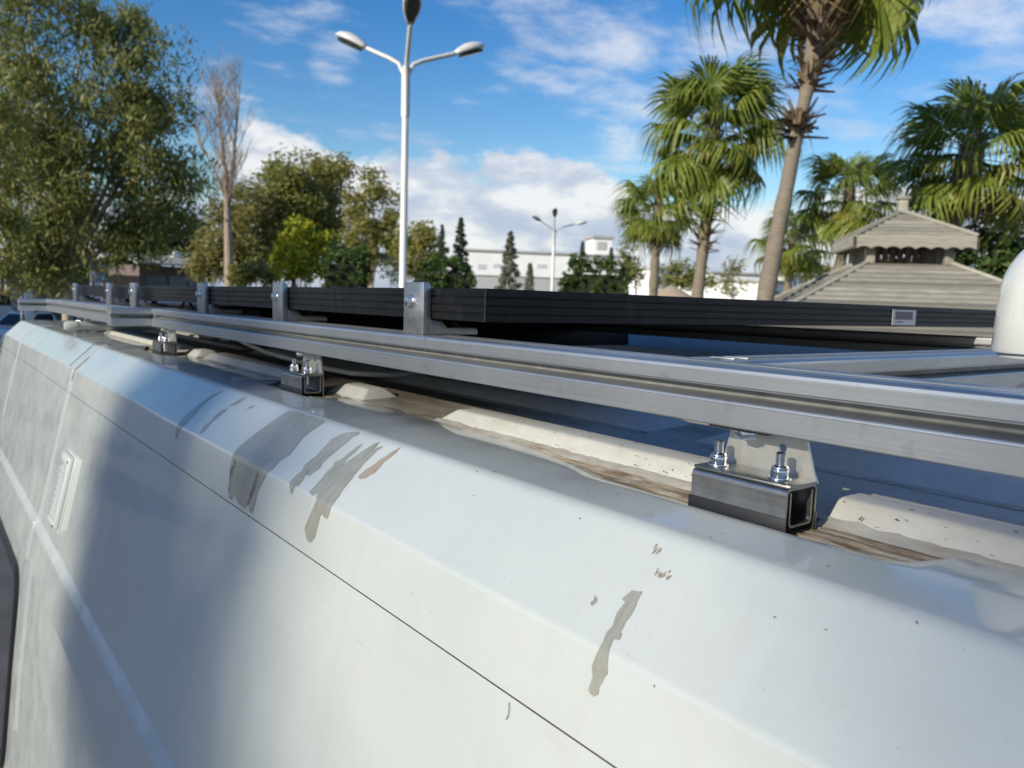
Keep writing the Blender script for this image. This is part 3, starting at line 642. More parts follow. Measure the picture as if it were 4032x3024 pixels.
def foot():
    y0, y1 = .328, .420; x0, x1 = .515, .5555; zt = Z(-.1335); zb = Z(-.1700)
    # outer clip: an upside-down channel of bent sheet
    def chan(xa, xb, za, zb_, th, r, up):
        o = fillet([(xa, zb_), (xa, za), (xb, za), (xb, zb_)] if not up else [(xa, za), (xa, zb_), (xb, zb_), (xb, za)], {1:r, 2:r}, 6)
        i = fillet([(xa+th, zb_), (xa+th, za-th), (xb-th, za-th), (xb-th, zb_)] if not up else [(xa+th, za), (xa+th, zb_+th), (xb-th, zb_+th), (xb-th, za)], {1:r-th*.6, 2:r-th*.6}, 6)
        return o, i
    def chan_mesh(o, i, ya, yb):
        n = len(o); vs = []
        for y in (ya, yb):
            vs += [(p[0], y, p[1]) for p in o] + [(p[0], y, p[1]) for p in i]
        fs = []
        for k in range(n-1):
            fs += [(k, k+1, 2*n+k+1, 2*n+k), (n+k+1, n+k, 3*n+k, 3*n+k+1), (k+1, k, n+k, n+k+1), (2*n+k, 2*n+k+1, 3*n+k+1, 3*n+k)]
        fs += [(0, 2*n, 3*n, n), (n-1, 2*n-1, 4*n-1, 3*n-1)]
        return vs, fs
    o, i = chan(x0, x1, zt, zb, .0018, .0055, False)
    clip = MB().add(*chan_mesh(o, i, y0+.001, y1-.001)).build('mounting_foot', MAT['steel'], RACK, smooth=True, auto=.7)
    o, i = chan(x0+.0055, x1-.0045, zt-.0035, zb+.0055, .0018, .0045, True)
    MB().add(*chan_mesh(o, i, y0+.0015, y1-.002)).build('inner_channel', MAT['steel'], clip, smooth=True, auto=.7)
    MB().box(x0-.0014, x0-.0001, y0-.0003, y1+.0006, zb-.001, Z(-.1562)).build('rubber_strip', MAT['rubber'], clip, bevel=.0005)
    MB().box(x1+.0001, x1+.0014, y0-.0003, y1+.0006, zb-.001, Z(-.1562)).build('rubber_strip', MAT['rubber'], clip, bevel=.0005)
    MB().box(x0-.0013, x1+.0013, y0, y1, zb-.004, zb-.0012).build('rubber_pad', MAT['rubber'], clip, bevel=.0005)
    # angle plate: flat leg under the nuts, upright leg to the rail
    pz = zt+.0003; th = .0022
    poly = fillet([(x0+.001, y0+.002), (x1-.0025, y0), (x1-.0025, y1), (x0+.001, y1-.002)], {}, 4)
    fl = [(x0+.001, y0+.004), (x0+.003, y0-.0005), (x1-.0024, y0-.0005), (x1-.0024, y1), (x0+.003, y1), (x0+.001, y1-.004)]
    MB().prism(fl, pz, pz+th, 'Z').build('angle_plate', MAT['steel'], clip, bevel=.0006)
    up = [(y0-.0005, pz), (y1, pz), (y1-.004, pz+.008), (y1-.0105, Z(RB)-.0015), (y0+.0125, Z(RB)-.0015), (y0+.0035, pz+.008)]
    mb = MB(); hx, hz = .360, Z(-.1105); hr = .0037
    # upright leg with a drilled hole
    n = 20; ring = [(hx+hr*math.cos(2*math.pi*k/n), hz+hr*math.sin(2*math.pi*k/n)) for k in range(n)]
    from mathutils.geometry import tessellate_polygon
    tri = tessellate_polygon([[Vector((a, b, 0)) for a, b in up], [Vector((a, b, 0)) for a, b in ring]])
    al = up+ring; nn = len(al); xa, xb = x1-.0024, x1
    vs = [(xa, a, b) for a, b in al] + [(xb, a, b) for a, b in al]
    fs = [tuple(t) for t in tri] + [tuple(i+nn for i in reversed(t)) for t in tri]
    m = len(up); fs += [(i, (i+1)%m, nn+(i+1)%m, nn+i) for i in range(m)]; fs += [(m+i, m+(i+1)%n, nn+m+(i+1)%n, nn+m+i) for i in range(n)]
    mb.add(vs, fs).build('upright_plate', MAT['plate'], clip)
    # bolt head under the rail with its packing plate
    MB().box(.5195, .5545, .352, .408, Z(RB)-.0022, Z(RB)-.0002).build('packing_plate', MAT['cable_black'], clip, bevel=.0004)
    mb = MB(); mb.prism([(.538+a, .384+b) for a, b in hexpts(.0098, .3)], Z(RB)-.0105, Z(RB)-.0036, 'Z'); mb.lathe((.538, .384, 0), [(.0108, Z(RB)-.0034), (.0108, Z(RB)-.0024)], 20)
    mb.build('rail_bolt_head', MAT['zinc'], clip, bevel=.0006)
    for y in (.3485, .4075):
        x = .534; zs = pz+th
        prof = [(.0040, zs-.02)]; z = zs+.001
        while z < zs+.0205: prof += [(.0034, z), (.0034, z+.0002), (.0041, z+.0006), (.0041, z+.0008)]; z += .00115
        prof += [(.0033, z), (.0024, z+.0006)]
        MB().lathe((x, y, 0), prof, 20).build('threaded_stud', MAT['zinc'], clip, smooth=True, auto=.9)
        MB().lathe((x, y, 0), [(.0045, zs+.0001), (.0086, zs+.0001), (.0088, zs+.0006), (.0086, zs+.0013), (.0072, zs+.0016)], 28).build('washer', MAT['zinc'], clip, smooth=True, auto=.7)
        mb = MB(); mb.prism([(x+a, y+b) for a, b in hexpts(.0076, .35)], zs+.0017, zs+.0078, 'Z'); mb.lathe((x, y, 0), [(.0068, zs+.0079), (.0066, zs+.0095), (.0052, zs+.0108), (.0046, zs+.0110)], 24)
        mb.build('lock_nut', MAT['zinc'], clip, bevel=.0006)
    return clip
FOOT = foot()
for dy, dx in ((.925, .0), (1.855, -.002), (3.10, -.014)):
    c = copy_tree(FOOT, RACK); c.location = (dx, dy, 0)

def clamp(y0, y1, x0=.522, top=.0222, long=.075):
    # angle bracket holding the panel frame down
    zb = Z(RT+.0006); zt = Z(top); th = .0115
    prof = [(x0, zb), (x0+th, zb), (x0+th, zt-.006), (x0+th-.002, zt-.002), (x0+th-.005, zt), (x0, zt)]
    o = MB().prism(prof, y0, y1, 'Y').build('panel_clamp', MAT['clamp'], RACK, bevel=.0007)
    ft = [(x0+th+.0003, zb), (x0+th+long, zb), (x0+th+long, zb+.007), (x0+th+long-.003, zb+.0095), (x0+th+.026, zb+.0095), (x0+th+.018, zb+.0185), (x0+th+.0003, zb+.0195)]
    MB().prism(ft, y0+.001, y1-.012, 'Y').build('clamp_foot', MAT['clamp'], o, bevel=.0006)
    mb = MB(); mb.prism([(x0+th+.047+a, (y0+y1)/2-.004+b) for a, b in hexpts(.0085)], zb+.0098, zb+.0165, 'Z'); mb.build('foot_bolt', MAT['rubber'], o, bevel=.0005)
    yc = y0+(y1-y0)*.62; zc = Z(top-.0255)
    mb = MB(); mb.prism([(yc+a, zc+b) for a, b in hexpts(.0066, .2)], x0-.0072, x0-.0016, 'X'); mb.lathe((x0-.0016, yc, zc), [(.0092, .0015), (.0092, .0004), (.0074, -.0006)], 22, axis='X')
    mb.build('clamp_screw', MAT['zinc'], o, bevel=.0006)
    MB().box(x0+.004, x0+th-.001, y0+.006, y1-.008, zb-.0035, zb-.0002).build('clamp_pad', MAT['cable_black'], o)
clamp(.872, .923); clamp(1.358, 1.404); clamp(1.828, 1.880)
for a, b in ((2.436, 2.50), (2.79, 2.85), (3.455, 3.515)): clamp(a, b, .505)

# ------------------------------------------------------------------ solar panels
PT, PB = .0150, -.0248
def solar_panel(y0, y1, x0, x1, label, sticker=False):
    P = empty('solar_panel', ((x0+x1)/2, (y0+y1)/2, Z(PB)), label, 'solar panel', 'solar panels in a row on the roof rack')
    H = PT-PB
    def prof():   # outward ribs down the side of the frame
        p = [(0, 0), (-.0004, .0006)]
        for k in range(1, 4):
            h = H*k/4.0; p += [(-.0002, h-.0016), (.0011, h-.0010), (.0011, h+.0002), (-.0005, h+.0008)]
        p += [(-.0002, H-.001), (.0004, H)]
        return p
    pr = prof(); n = len(pr); th = .0022
    def side(a, b, nrm, nm):
        a = Vector(a); b = Vector(b); d = (b-a).normalized(); vs = []
        for k, (p, inset) in enumerate(((a, 1), (b, -1))):
            for u, h in pr: vs.append((p.x-nrm[0]*u+d.x*inset*max(u, 0), p.y-nrm[1]*u+d.y*inset*max(u, 0), Z(PB+h)))
            for u, h in ((.011, H), (.011, H-.002), (th, H-.003), (th, .0018), (.024, .0018), (.024, 0)): vs.append((p.x-nrm[0]*u+d.x*inset*u, p.y-nrm[1]*u+d.y*inset*u, Z(PB+h)))
        m = n+6; fs = [(i, (i+1)%m, m+(i+1)%m, m+i) for i in range(m)]
        return MB().add(vs, fs).build(nm, MAT['frame'], P, smooth=True, auto=.4)
    s1 = side((x0, y1, 0), (x0, y0, 0), (-1, 0), 'frame_bar'); s2 = side((x0, y0, 0), (x1, y0, 0), (0, -1), 'frame_bar')
    side((x1, y0, 0), (x1, y1, 0), (1, 0), 'frame_bar'); side((x1, y1, 0), (x0, y1, 0), (0, 1), 'frame_bar')
    MB().box(x0+.0028, x1-.0028, y0+.0028, y1-.0028, Z(PT-.0062), Z(PT-.0025)).build('solar_glass', MAT['cell'], P)
    MB().box(x0+.003, x1-.003, y0+.003, y1-.003, Z(PT-.0078), Z(PT-.0064)).build('back_sheet', MAT['back'], P)
    MB().box(x0+.78, x0+.90, y0+.10, y0+.20, Z(PT-.030), Z(PT-.008)).build('junction_box', MAT['back'], P, bevel=.003)
    MB().box(x0-.0007, x0+.0006, y0-.0008, y0+.0006, Z(PB+.0005), Z(PT-.0002)).build('worn_corner', MAT['frame_edge'], P)
    if sticker:
        st = MB().box(1.488, 1.580, y0-.0022, y0-.0014, Z(-.0218), Z(.0078)).build('paper_label', MAT['sticker'], s2)
        mb = MB(); rr = random.Random(3); x = 1.4985
        while x < 1.5640:
            w = rr.choice((.0006, .0010, .0016)); mb.box(x, x+w, y0-.00252, y0-.00244, Z(-.0102), Z(.0038)); x += w+rr.choice((.0006, .0010))
        MB().box(1.497, 1.5665, y0-.00238, y0-.00224, Z(-.0112), Z(.0046)).build('print_block', MAT['label_grey'], st.parent)
        mb.build('barcode', MAT['ink'], s2)
        MB().box(1.503, 1.530, y0-.00238, y0-.00224, Z(-.0172), Z(-.0140)).build('print_line', MAT['label_grey'], s2)
    return P
solar_panel(.7535, 1.697, .535, 2.185, 'black framed solar panel nearest the camera, with a barcode label on its end', True)
solar_panel(1.6985, 2.6640, .535, 2.185, 'middle black framed solar panel of the three on the rack')
solar_panel(2.6655, 3.62, .535, 2.185, 'farthest black framed solar panel, at the front of the van roof')

# ------------------------------------------------------------------ small things on the roof
def small():
    A = empty('dome_antenna', (.926, .283, Z(-.165)), 'white dome antenna standing on the van roof at the right edge', 'antenna')
    c = (.926, .283, 0); zb = Z(-.036)
    prof = [(.0690, zb), (.0700, zb+.002), (.0690, zb+.03), (.0672, zb+.058)]
    for k in range(1, 11): a = k*math.pi/20; prof.append((.0672*math.cos(a)+.0001, zb+.058+.070*math.sin(a)))
    MB().lathe(c, prof, 48).build('dome', MAT['dome'], A, smooth=True, auto=.9)
    MB().lathe(c, [(.060, zb-.0050), (.064, zb-.0048), (.064, zb-.0003)], 40).build('base_ring', MAT['plastic_white'], A, smooth=True, auto=.7)
    MB().lathe(c, [(.052, Z(-.166)), (.050, Z(-.158)), (.036, Z(-.14)), (.034, zb-.0052)], 32).build('stem', MAT['plastic_white'], A, smooth=True, auto=.7)
    pts = [(.92, .222, zb-.003), (.86, .225, Z(-.044)), (.78, .228, Z(-.0475)), (.68, .232, Z(-.0535)), (.62, .230, Z(-.0615)), (.597, .215, Z(-.071)), (.5895, .17, Z(-.078)), (.588, .05, Z(-.080)), (.588, -.6, Z(-.080))]
    MB().tube(pts, .0058, 12).build('antenna_cable', MAT['cable_grey'], A, smooth=True)
    pts = [(.64, 2.02, Z(-.100)), (.645, 1.93, Z(-.118)), (.66, 1.82, Z(-.134)), (.672, 1.65, Z(-.144)), (.675, 1.50, Z(-.148)), (.69, 1.42, Z(-.150)), (.74, 1.36, Z(-.150)), (.82, 1.34, Z(-.148))]
    w = MB().tube(pts, .0055, 10).build('white_cable', MAT['cable_white'], smooth=True)
    tag(w, 'white cable curving over the roof under the side rail', 'cable')
    for (y, x, lab) in ((2.02, .60, 'black cable bending down under the middle solar panel'), (2.25, .60, 'black cable looped beside the rack corner under the panels')):
        pts = [(x, y-.07+.16*t, Z(-.046 - .028*math.cos(t*6.28)*.5 + .012)) for t in np.linspace(0, 1, 14)]
        k = MB().tube(pts, .004, 8).build('black_cable', MAT['cable_black'], smooth=True); tag(k, lab, 'cable')
    bx = MB().box(.75, 2.19, 2.12, 2.70, Z(-.152), Z(-.040)).build('gap_filler_box', simple('gap_black', (.008,.008,.009), .6, 0, .2, 20), bevel=.008)  # added block that stands in for the dark shade under the panels
    tag(bx, 'flat black box added to make the dark gap under the solar panels', 'box')
    aw = MB().prism([(2.192, Z(-.155)), (2.30, Z(-.086)), (2.325, Z(-.088)), (2.335, Z(-.21)), (2.30, Z(-.23)), (2.27, Z(-.19))], .35, 2.60, 'Y').build('filler_case', MAT['plastic_white'], bevel=.004)  # added strip, slanted to catch sky light and read as pale blue
    tag(aw, 'white awning case added along the far roof edge to show as a pale strip', 'filler')
    # white pipe lying across the roof beneath the front rail
    pipe = empty('white_pipe', (.55, 3.25, Z(-.166)), 'short white capped pipe lying across the van roof', 'pipe')
    a = Vector((.452, 3.28, Z(-.136))); b = Vector((1.25, 3.30, Z(-.134)))
    MB().tube([a, b], .016, 20).build('tube', MAT['plastic_white'], pipe, smooth=True, auto=.8)
    MB().tube([a-Vector((.012, 0, 0)), a-Vector((.002,0,0)), a+Vector((.03, .001, 0))], [.013, .018, .018], 20).build('end_cap', MAT['plastic_white'], pipe, smooth=True, auto=.8)
small()
# ------------------------------------------------------------------ plants: materials and leaf builders
def leaf_mat(name, cols, trans=.35, rough=.55):
    t = NT(name); t.set(Roughness=rough)
    cr = t.N.new('ShaderNodeValToRGB'); e = cr.color_ramp.elements
    for i, c in enumerate(cols):
        el = e[i] if i < 2 else e.new(1.0)
        el.color = c + (1,)
    for i, el in enumerate(cr.color_ramp.elements): el.position = i/(len(cols)-1)
    v = t.noise(t.mapping(), .9, 3, .6)
    a = t.N.new('ShaderNodeMath'); a.operation = 'ADD'; t.L.new(t.mul(t.rand(), .65), a.inputs[0]); t.L.new(t.ramp(v, .3, .7, -.1, .5), a.inputs[1])
    t.L.new(a.outputs[0], cr.inputs[0]); t.col(cr.outputs[0])
    tr = t.N.new('ShaderNodeBsdfTranslucent'); t.L.new(cr.outputs[0], tr.inputs['Color'])
    mx = t.N.new('ShaderNodeMixShader'); mx.inputs[0].default_value = trans
    t.L.new(t.p.outputs[0], mx.inputs[1]); t.L.new(tr.outputs[0], mx.inputs[2]); t.L.new(mx.outputs[0], t.o.inputs[0])
    return t.mat
LM = dict(
    euca=leaf_mat('eucalyptus_leaf', [(.095,.13,.032), (.185,.215,.055), (.27,.275,.075), (.35,.31,.10)], .42),
    euca2=leaf_mat('olive_leaf', [(.17,.18,.045), (.28,.275,.07), (.36,.335,.095), (.43,.375,.13)], .5),
    pale=leaf_mat('pale_leaf', [(.15,.17,.04), (.26,.27,.068), (.37,.35,.10)], .5),
    brown=leaf_mat('autumn_leaf', [(.20,.19,.055), (.30,.275,.088), (.38,.34,.125)], .5),
    dark=leaf_mat('hedge_leaf', [(0.025,0.049,0.011), (0.049,0.091,0.016), (0.105,0.166,0.028)], .25),
    yellow=leaf_mat('yellow_green_leaf', [(.12,.17,.014), (.38,.40,.024), (.62,.56,.035)], .4),
    conif=leaf_mat('conifer_needle', [(0.035,0.052,0.032), (0.067,0.088,0.056), (0.114,0.131,0.088)], .15),
    conifg=leaf_mat('grey_conifer_needle', [(0.088,0.096,0.067), (0.149,0.158,0.114), (0.228,0.228,0.175)], .15),
    palm=leaf_mat('palm_leaf', [(.095,.145,.022), (.19,.245,.036), (.30,.33,.06)], .35, .42),
    palmy=leaf_mat('yellowing_palm_leaf', [(0.149,0.184,0.032), (0.280,0.289,0.052), (0.420,0.367,0.088)], .4, .45),
    dead=leaf_mat('dead_palm_leaf', [(0.210,0.131,0.061), (0.367,0.254,0.131), (0.525,0.403,0.245)], .2, .7))
def bark(name, a, b, sc=(3,3,.8)):
    t = NT(name); t.set(Roughness=.85); v = t.noise(t.mapping(sc), 6, 8, .7); t.col(t.mix(t.ramp(v, .3, .7), a, b)); t.bump(v, .6, .03); return t.mat
BK = dict(pale=bark('pale_bark', (.34,.27,.20), (.50,.42,.33)), brown=bark('brown_bark', (.16,.11,.075), (.28,.21,.15)),
          bare=bark('bare_bark', (.27,.20,.15), (.40,.32,.26)),
          palm=bark('palm_bark', (.15,.12,.088), (.29,.245,.19), (1,1,9)), boots=bark('palm_boots', (.13,.085,.05), (.36,.28,.19), (4,4,4)))

def leaf_quads(C, R, k, size, aspect, droop, rng, shell=.55):
    """k leaves in each ellipsoid clump; C, R: (m,3)"""
    m = len(C); n = m*k
    d = rng.normal(size=(n, 3)); d /= np.linalg.norm(d, axis=1)[:, None]
    rr = (shell + (1-shell)*rng.random(n))**1.0 * np.where(rng.random(n) < .12, 1.18, 1.0)
    P = np.repeat(C, k, 0) + d*rr[:, None]*np.repeat(R, k, 0)
    a = rng.normal(size=(n, 3)); a[:, 2] = a[:, 2]*.6 - droop; a /= np.linalg.norm(a, axis=1)[:, None]
    b = np.cross(a, d + rng.normal(size=(n, 3))*.6); b /= np.linalg.norm(b, axis=1)[:, None] + 1e-9
    L = size*(.6+.8*rng.random(n))[:, None]; W = L*aspect
    return np.stack([P-a*L*.5, P+b*W*.5-a*L*.05, P+a*L*.5, P-b*W*.5-a*L*.05], 1)
def subclumps(ells, per, rs, rng, flat=.8):
    """ells: [(centre, (rx,ry,rz))] -> many small clumps over each"""
    C = []; R = []
    for c, r in ells:
        r = np.array(r); n = max(4, int(per*(r[0]*r[2]+r[0]*r[1]+r[1]*r[2])/3))
        d = rng.normal(size=(n, 3)); d /= np.linalg.norm(d, axis=1)[:, None]
        q = np.array(c) + d*r*(.55+.42*rng.random(n))[:, None]
        C.append(q); s = rs*(.55+.9*rng.random(n)); R.append(np.stack([s, s, s*flat], 1))
    return np.concatenate(C), np.concatenate(R)
def px_ell(lst, D, depth=1.0):
    out = []
    for cx, cy, rx, ry in lst:
        c = at(cx, cy, D); k = per_px(D); out.append((np.array(c), (rx*k*depth, rx*k*depth, ry*k)))
    return out
def limb_tubes(mb, base, tops, r0, rng, bend=.15):
    for t in tops:
        b = Vector(base); t = Vector(t); mid = b.lerp(t, .5) + Vector(((rng.random()-.5), (rng.random()-.5), .15))*bend*(t-b).length
        pts = [b, b.lerp(mid, .5), mid, mid.lerp(t, .55), t]; mb.tube(pts, [r0, r0*.8, r0*.55, r0*.35, r0*.14], 7, cap=False)
def tree(name, label, cat, px, D, ells_px, mat, bark_m, per=26, rs=.55, k=60, size=.16, aspect=.3, droop=.6, trunk_r=.16, group=None, seed=1, forks=None, flat=.8, depth=1.0, shell=.4, ells=None, basexy=None):
    rng = np.random.default_rng(seed)
    E = ells if ells is not None else px_ell(ells_px, D, depth)
    g = Vector(basexy) if basexy is not None else ground_at(px, D)
    T = empty(name, g, label, cat, group)
    C, R = subclumps(E, per, rs, rng, flat)
    quads_obj('crown', leaf_quads(C, R, k, size, aspect, droop, rng, shell), mat, T)
    mb = MB(); lows = sorted(E, key=lambda e: e[0][2])
    top = Vector(np.mean([e[0] for e in E], 0)); fork = g.lerp(top, .42 if forks is None else forks); fork.x = g.x+(top.x-g.x)*.15; fork.y = g.y+(top.y-g.y)*.15
    mb.tube([g - Vector((0,0,.1)), g.lerp(fork, .15), g.lerp(fork, .6), fork], [trunk_r*1.35, trunk_r*1.05, trunk_r*.9, trunk_r*.8], 10)
    limb_tubes(mb, fork, [Vector(e[0])+Vector((0,0,e[1][2]*.5)) for e in E], trunk_r*.62, rng)
    mb.build('trunk', bark_m, T, smooth=True)
    return T

# ------------------------------------------------------------------ factory and houses
MAT['white_wall'] = simple('white_render', (.84,.84,.81), .8, 0, .05, .5)
MAT['grey_wall'] = simple('grey_cladding', (.44,.44,.43), .7, 0, .06, .4)
MAT['win'] = simple('far_window', (.10,.12,.15), .15, 0, .2, 1)
MAT['pane_pale'] = simple('pale_window_band', (.55,.57,.58), .3, 0, .05, 1)
MAT['roof_grey'] = simple('grey_roof', (.40,.39,.37), .8, 0, .12, 1.5)
MAT['tile'] = simple('clay_tile', (.36,.17,.10), .85, 0, .2, 4)
MAT['dark_wall'] = simple('dark_grey_wall', (.13,.14,.15), .8, 0, .1, 1)
MAT['pink_wall'] = simple('pink_render', (.15,.115,.11), .85, 0, .12, 1)
MAT['brick'] = simple('red_brick', (.20,.11,.07), .85, 0, .2, 6)
def wall_frame(pa, pb):
    a = Vector((pa.x, pa.y, 0)); b = Vector((pb.x, pb.y, 0)); u = (b-a).normalized(); n = Vector((u.y, -u.x, 0))
    if n.dot(-a) < 0: n = -n
    return a, b, u, n
def block(mb, a, u, n, s0, s1, z0, z1, d0, d1):
    """box on a wall line: s along, d in depth behind the face"""
    c = a + u*(s0+s1)/2 - n*(d0+d1)/2; mb.obox((c.x, c.y, (z0+z1)/2), u*(s1-s0)/2, n*(d1-d0)/2, Vector((0,0,(z1-z0)/2)))
def factory():
    D = 112; a, b, u, n = wall_frame(at(1835, 1180, D), at(2490, 1190, 118)); L = (b-a).length
    Fc = empty('factory_building', a, 'long white factory hall with a grey base behind the conifers', 'building')
    top = at(1900, 989, D).z; mid = at(2000, 1086, D).z
    mb = MB(); block(mb, a, u, n, 0, L, mid, top, 0, 30); mb.build('wall', MAT['white_wall'], Fc)
    mb = MB(); block(mb, a, u, n, 0.1, L-.1, 0, mid-.02, .25, 29.8); mb.build('base_wall', MAT['grey_wall'], Fc)
    mb = MB(); block(mb, a, u, n, -.3, L+.3, top+.01, top+.28, -.3, 30.2); mb.build('roof', MAT['roof_grey'], Fc)
    s0 = (at(2345, 1000, 116)-a).dot(u); s1 = (at(2415, 1000, 117)-a).dot(u); tt = at(2380, 936, 116).z
    mb = MB(); block(mb, a, u, n, s0, s1, top+.3, tt, 1, 5); mb.build('roof_tower', MAT['white_wall'], Fc)
    mb = MB(); block(mb, a, u, n, s0-.3, s1+.3, tt+.01, tt+.4, .7, 5.3); mb.build('tower_cap', MAT['roof_grey'], Fc)
    mb = MB(); block(mb, a, u, n, s0+.5, s1-.8, top+1.0, tt-.5, .93, .99); mb.build('tower_louvre', MAT['grey_wall'], Fc)
    for p0, p1, y0, y1 in ((1878, 1912, 1040, 1060), (1940, 1990, 1036, 1052), (2120, 2160, 1030, 1046)):
        q0 = (at(p0, 1050, 113)-a).dot(u); q1 = (at(p1, 1050, 113)-a).dot(u)
        mb = MB(); block(mb, a, u, n, q0, q1, at(1900, y1, D).z, at(1900, y0, D).z, -.05, .02); mb.build('window', MAT['pane_pale'], Fc)
    for p in (2108, 2150, 2190):
        q = (at(p, 1100, 114)-a).dot(u); mb = MB(); block(mb, a, u, n, q, q+1.6, .3, 3.4, .1, .2); mb.build('loading_door', MAT['dark_wall'], Fc)
factory()
def white_house(label, p0, p1, ytop, D, nwin, parapet=True, rows=1):
    a, b, u, n = wall_frame(at(p0, 1200, D), at(p1, 1205, D*1.04)); L = (b-a).length; top = at((p0+p1)/2, ytop, D).z
    H = empty('white_house', a, label, 'house')
    mb = MB(); block(mb, a, u, n, 0, L, 0, top, 0, 8); mb.build('wall', MAT['white_wall'], H)
    mb = MB(); block(mb, a, u, n, -.25, L+.25, top+.005, top+.22, -.25, 8.2); mb.build('roof', MAT['roof_grey'], H)
    for r in range(rows):
        for i in range(nwin):
            s = L*(i+.5)/nwin; z = top-1.9-r*2.9
            if z < .3: continue
            mb = MB(); block(mb, a, u, n, s-.5, s+.5, z, z+1.2, -.04, .06); w = mb.build('window', MAT['win'], H)
            mb = MB(); block(mb, a, u, n, s-.6, s+.6, z-.1, z-.005, -.12, .05); mb.build('sill', MAT['white_wall'], w)
    if rows > 1:
        for r in range(rows):
            z = top-2.6-r*2.9
            if z < 1: continue
            mb = MB(); block(mb, a, u, n, L*.1, L*.9, z, z+.15, -1.0, -.02); block(mb, a, u, n, L*.1, L*.9, z+.16, z+.9, -1.0, -.92); mb.build('balcony', MAT['white_wall'], H)
    return H
white_house('low white house seen between the two palm trunks', 2560, 2690, 1062, 95, 3)
white_house('white flat roofed house left of the thick leaning palm trunk', 2800, 3010, 1078, 88, 5)
white_house('white house wall just right of the thick leaning palm trunk', 3020, 3092, 1112, 70, 1)
white_house('small white apartment block with balconies left of the gazebo roof', 3108, 3170, 1086, 150, 2, rows=3)
def left_house():
    D = 58; a, b, u, n = wall_frame(at(545, 1130, D), at(830, 1140, D*1.05)); L = (b-a).length
    H = empty('bungalow', a, 'pink bungalow with a pale sloping roof behind the big eucalyptus', 'house')
    e = at(690, 1046, D).z; r = at(690, 1004, D).z
    mb = MB(); block(mb, a, u, n, .3, L-.3, 0, e-.02, .4, 7); mb.build('wall', MAT['pink_wall'], H)
    V = []
    for s, d, z in ((-.4, -.6, e), (L+.4, -.6, e), (L-.6, 3.6, r), (.6, 3.6, r), (-.4, 7.6, e), (L+.4, 7.6, e)):
        p = a+u*s-n*d; V += [(p.x, p.y, z), (p.x, p.y, z+.14)]
    mb = MB().add(V, [(1,3,5,7),(0,6,4,2),(7,5,11,9),(6,8,10,4),(0,2,3,1),(8,9,11,10),(0,1,7,6),(6,7,9,8),(2,4,5,3),(4,10,11,5)]); rf = mb.build('roof', simple('pale_roof_sheet', (.42,.41,.38), .7, 0, .15, 2), H)
    mb = MB(); block(mb, a, u, n, L*.8, L*.88, e+.2, r+.5, 2.8, 3.6); mb.build('chimney', MAT['white_wall'], rf)
    for s in (.15, .45, .72):
        mb = MB(); block(mb, a, u, n, L*s, L*s+1.3, 1.0, e-.7, .34, .46); w = mb.build('window', MAT['win'], H)
        mb = MB(); block(mb, a, u, n, L*s-.1, L*s+1.4, .88, .99, .25, .45); mb.build('sill', MAT['white_wall'], w)
    mb = MB(); block(mb, a, u, n, -2.5, -.2, 0, 2.2, 0, .25); 
    W2 = empty('brick_wall', a-u*2.5+n*1.0, 'low red brick wall left of the pink bungalow', 'wall')
    aa = a+n*1.0; k = 0
    bm0 = None
    for row in range(14):
        for i in range(6):
            s = -3.0+i*.42+(row % 2)*.21; c = aa+u*(s+.2); z = 1.6+row*.155
            if bm0 is None:
                bm0 = MB().obox((0,0,0), u*.2, n*.12, Vector((0,0,.07))).build('brick', MAT['brick'], None).data
                bpy.data.objects.remove([o for o in bpy.data.objects if o.data is bm0][0])
            o = bpy.data.objects.new('brick', bm0); COL.objects.link(o); o.parent = W2; o.location = Vector((c.x, c.y, z))-Vector(W2.location)
    mb = MB(); c = aa+u*(-1.75); mb.obox((c.x, c.y, .75), u*1.4, n*.12, Vector((0,0,.75))); mb.build('wall_base', MAT['pink_wall'], W2)
left_house()
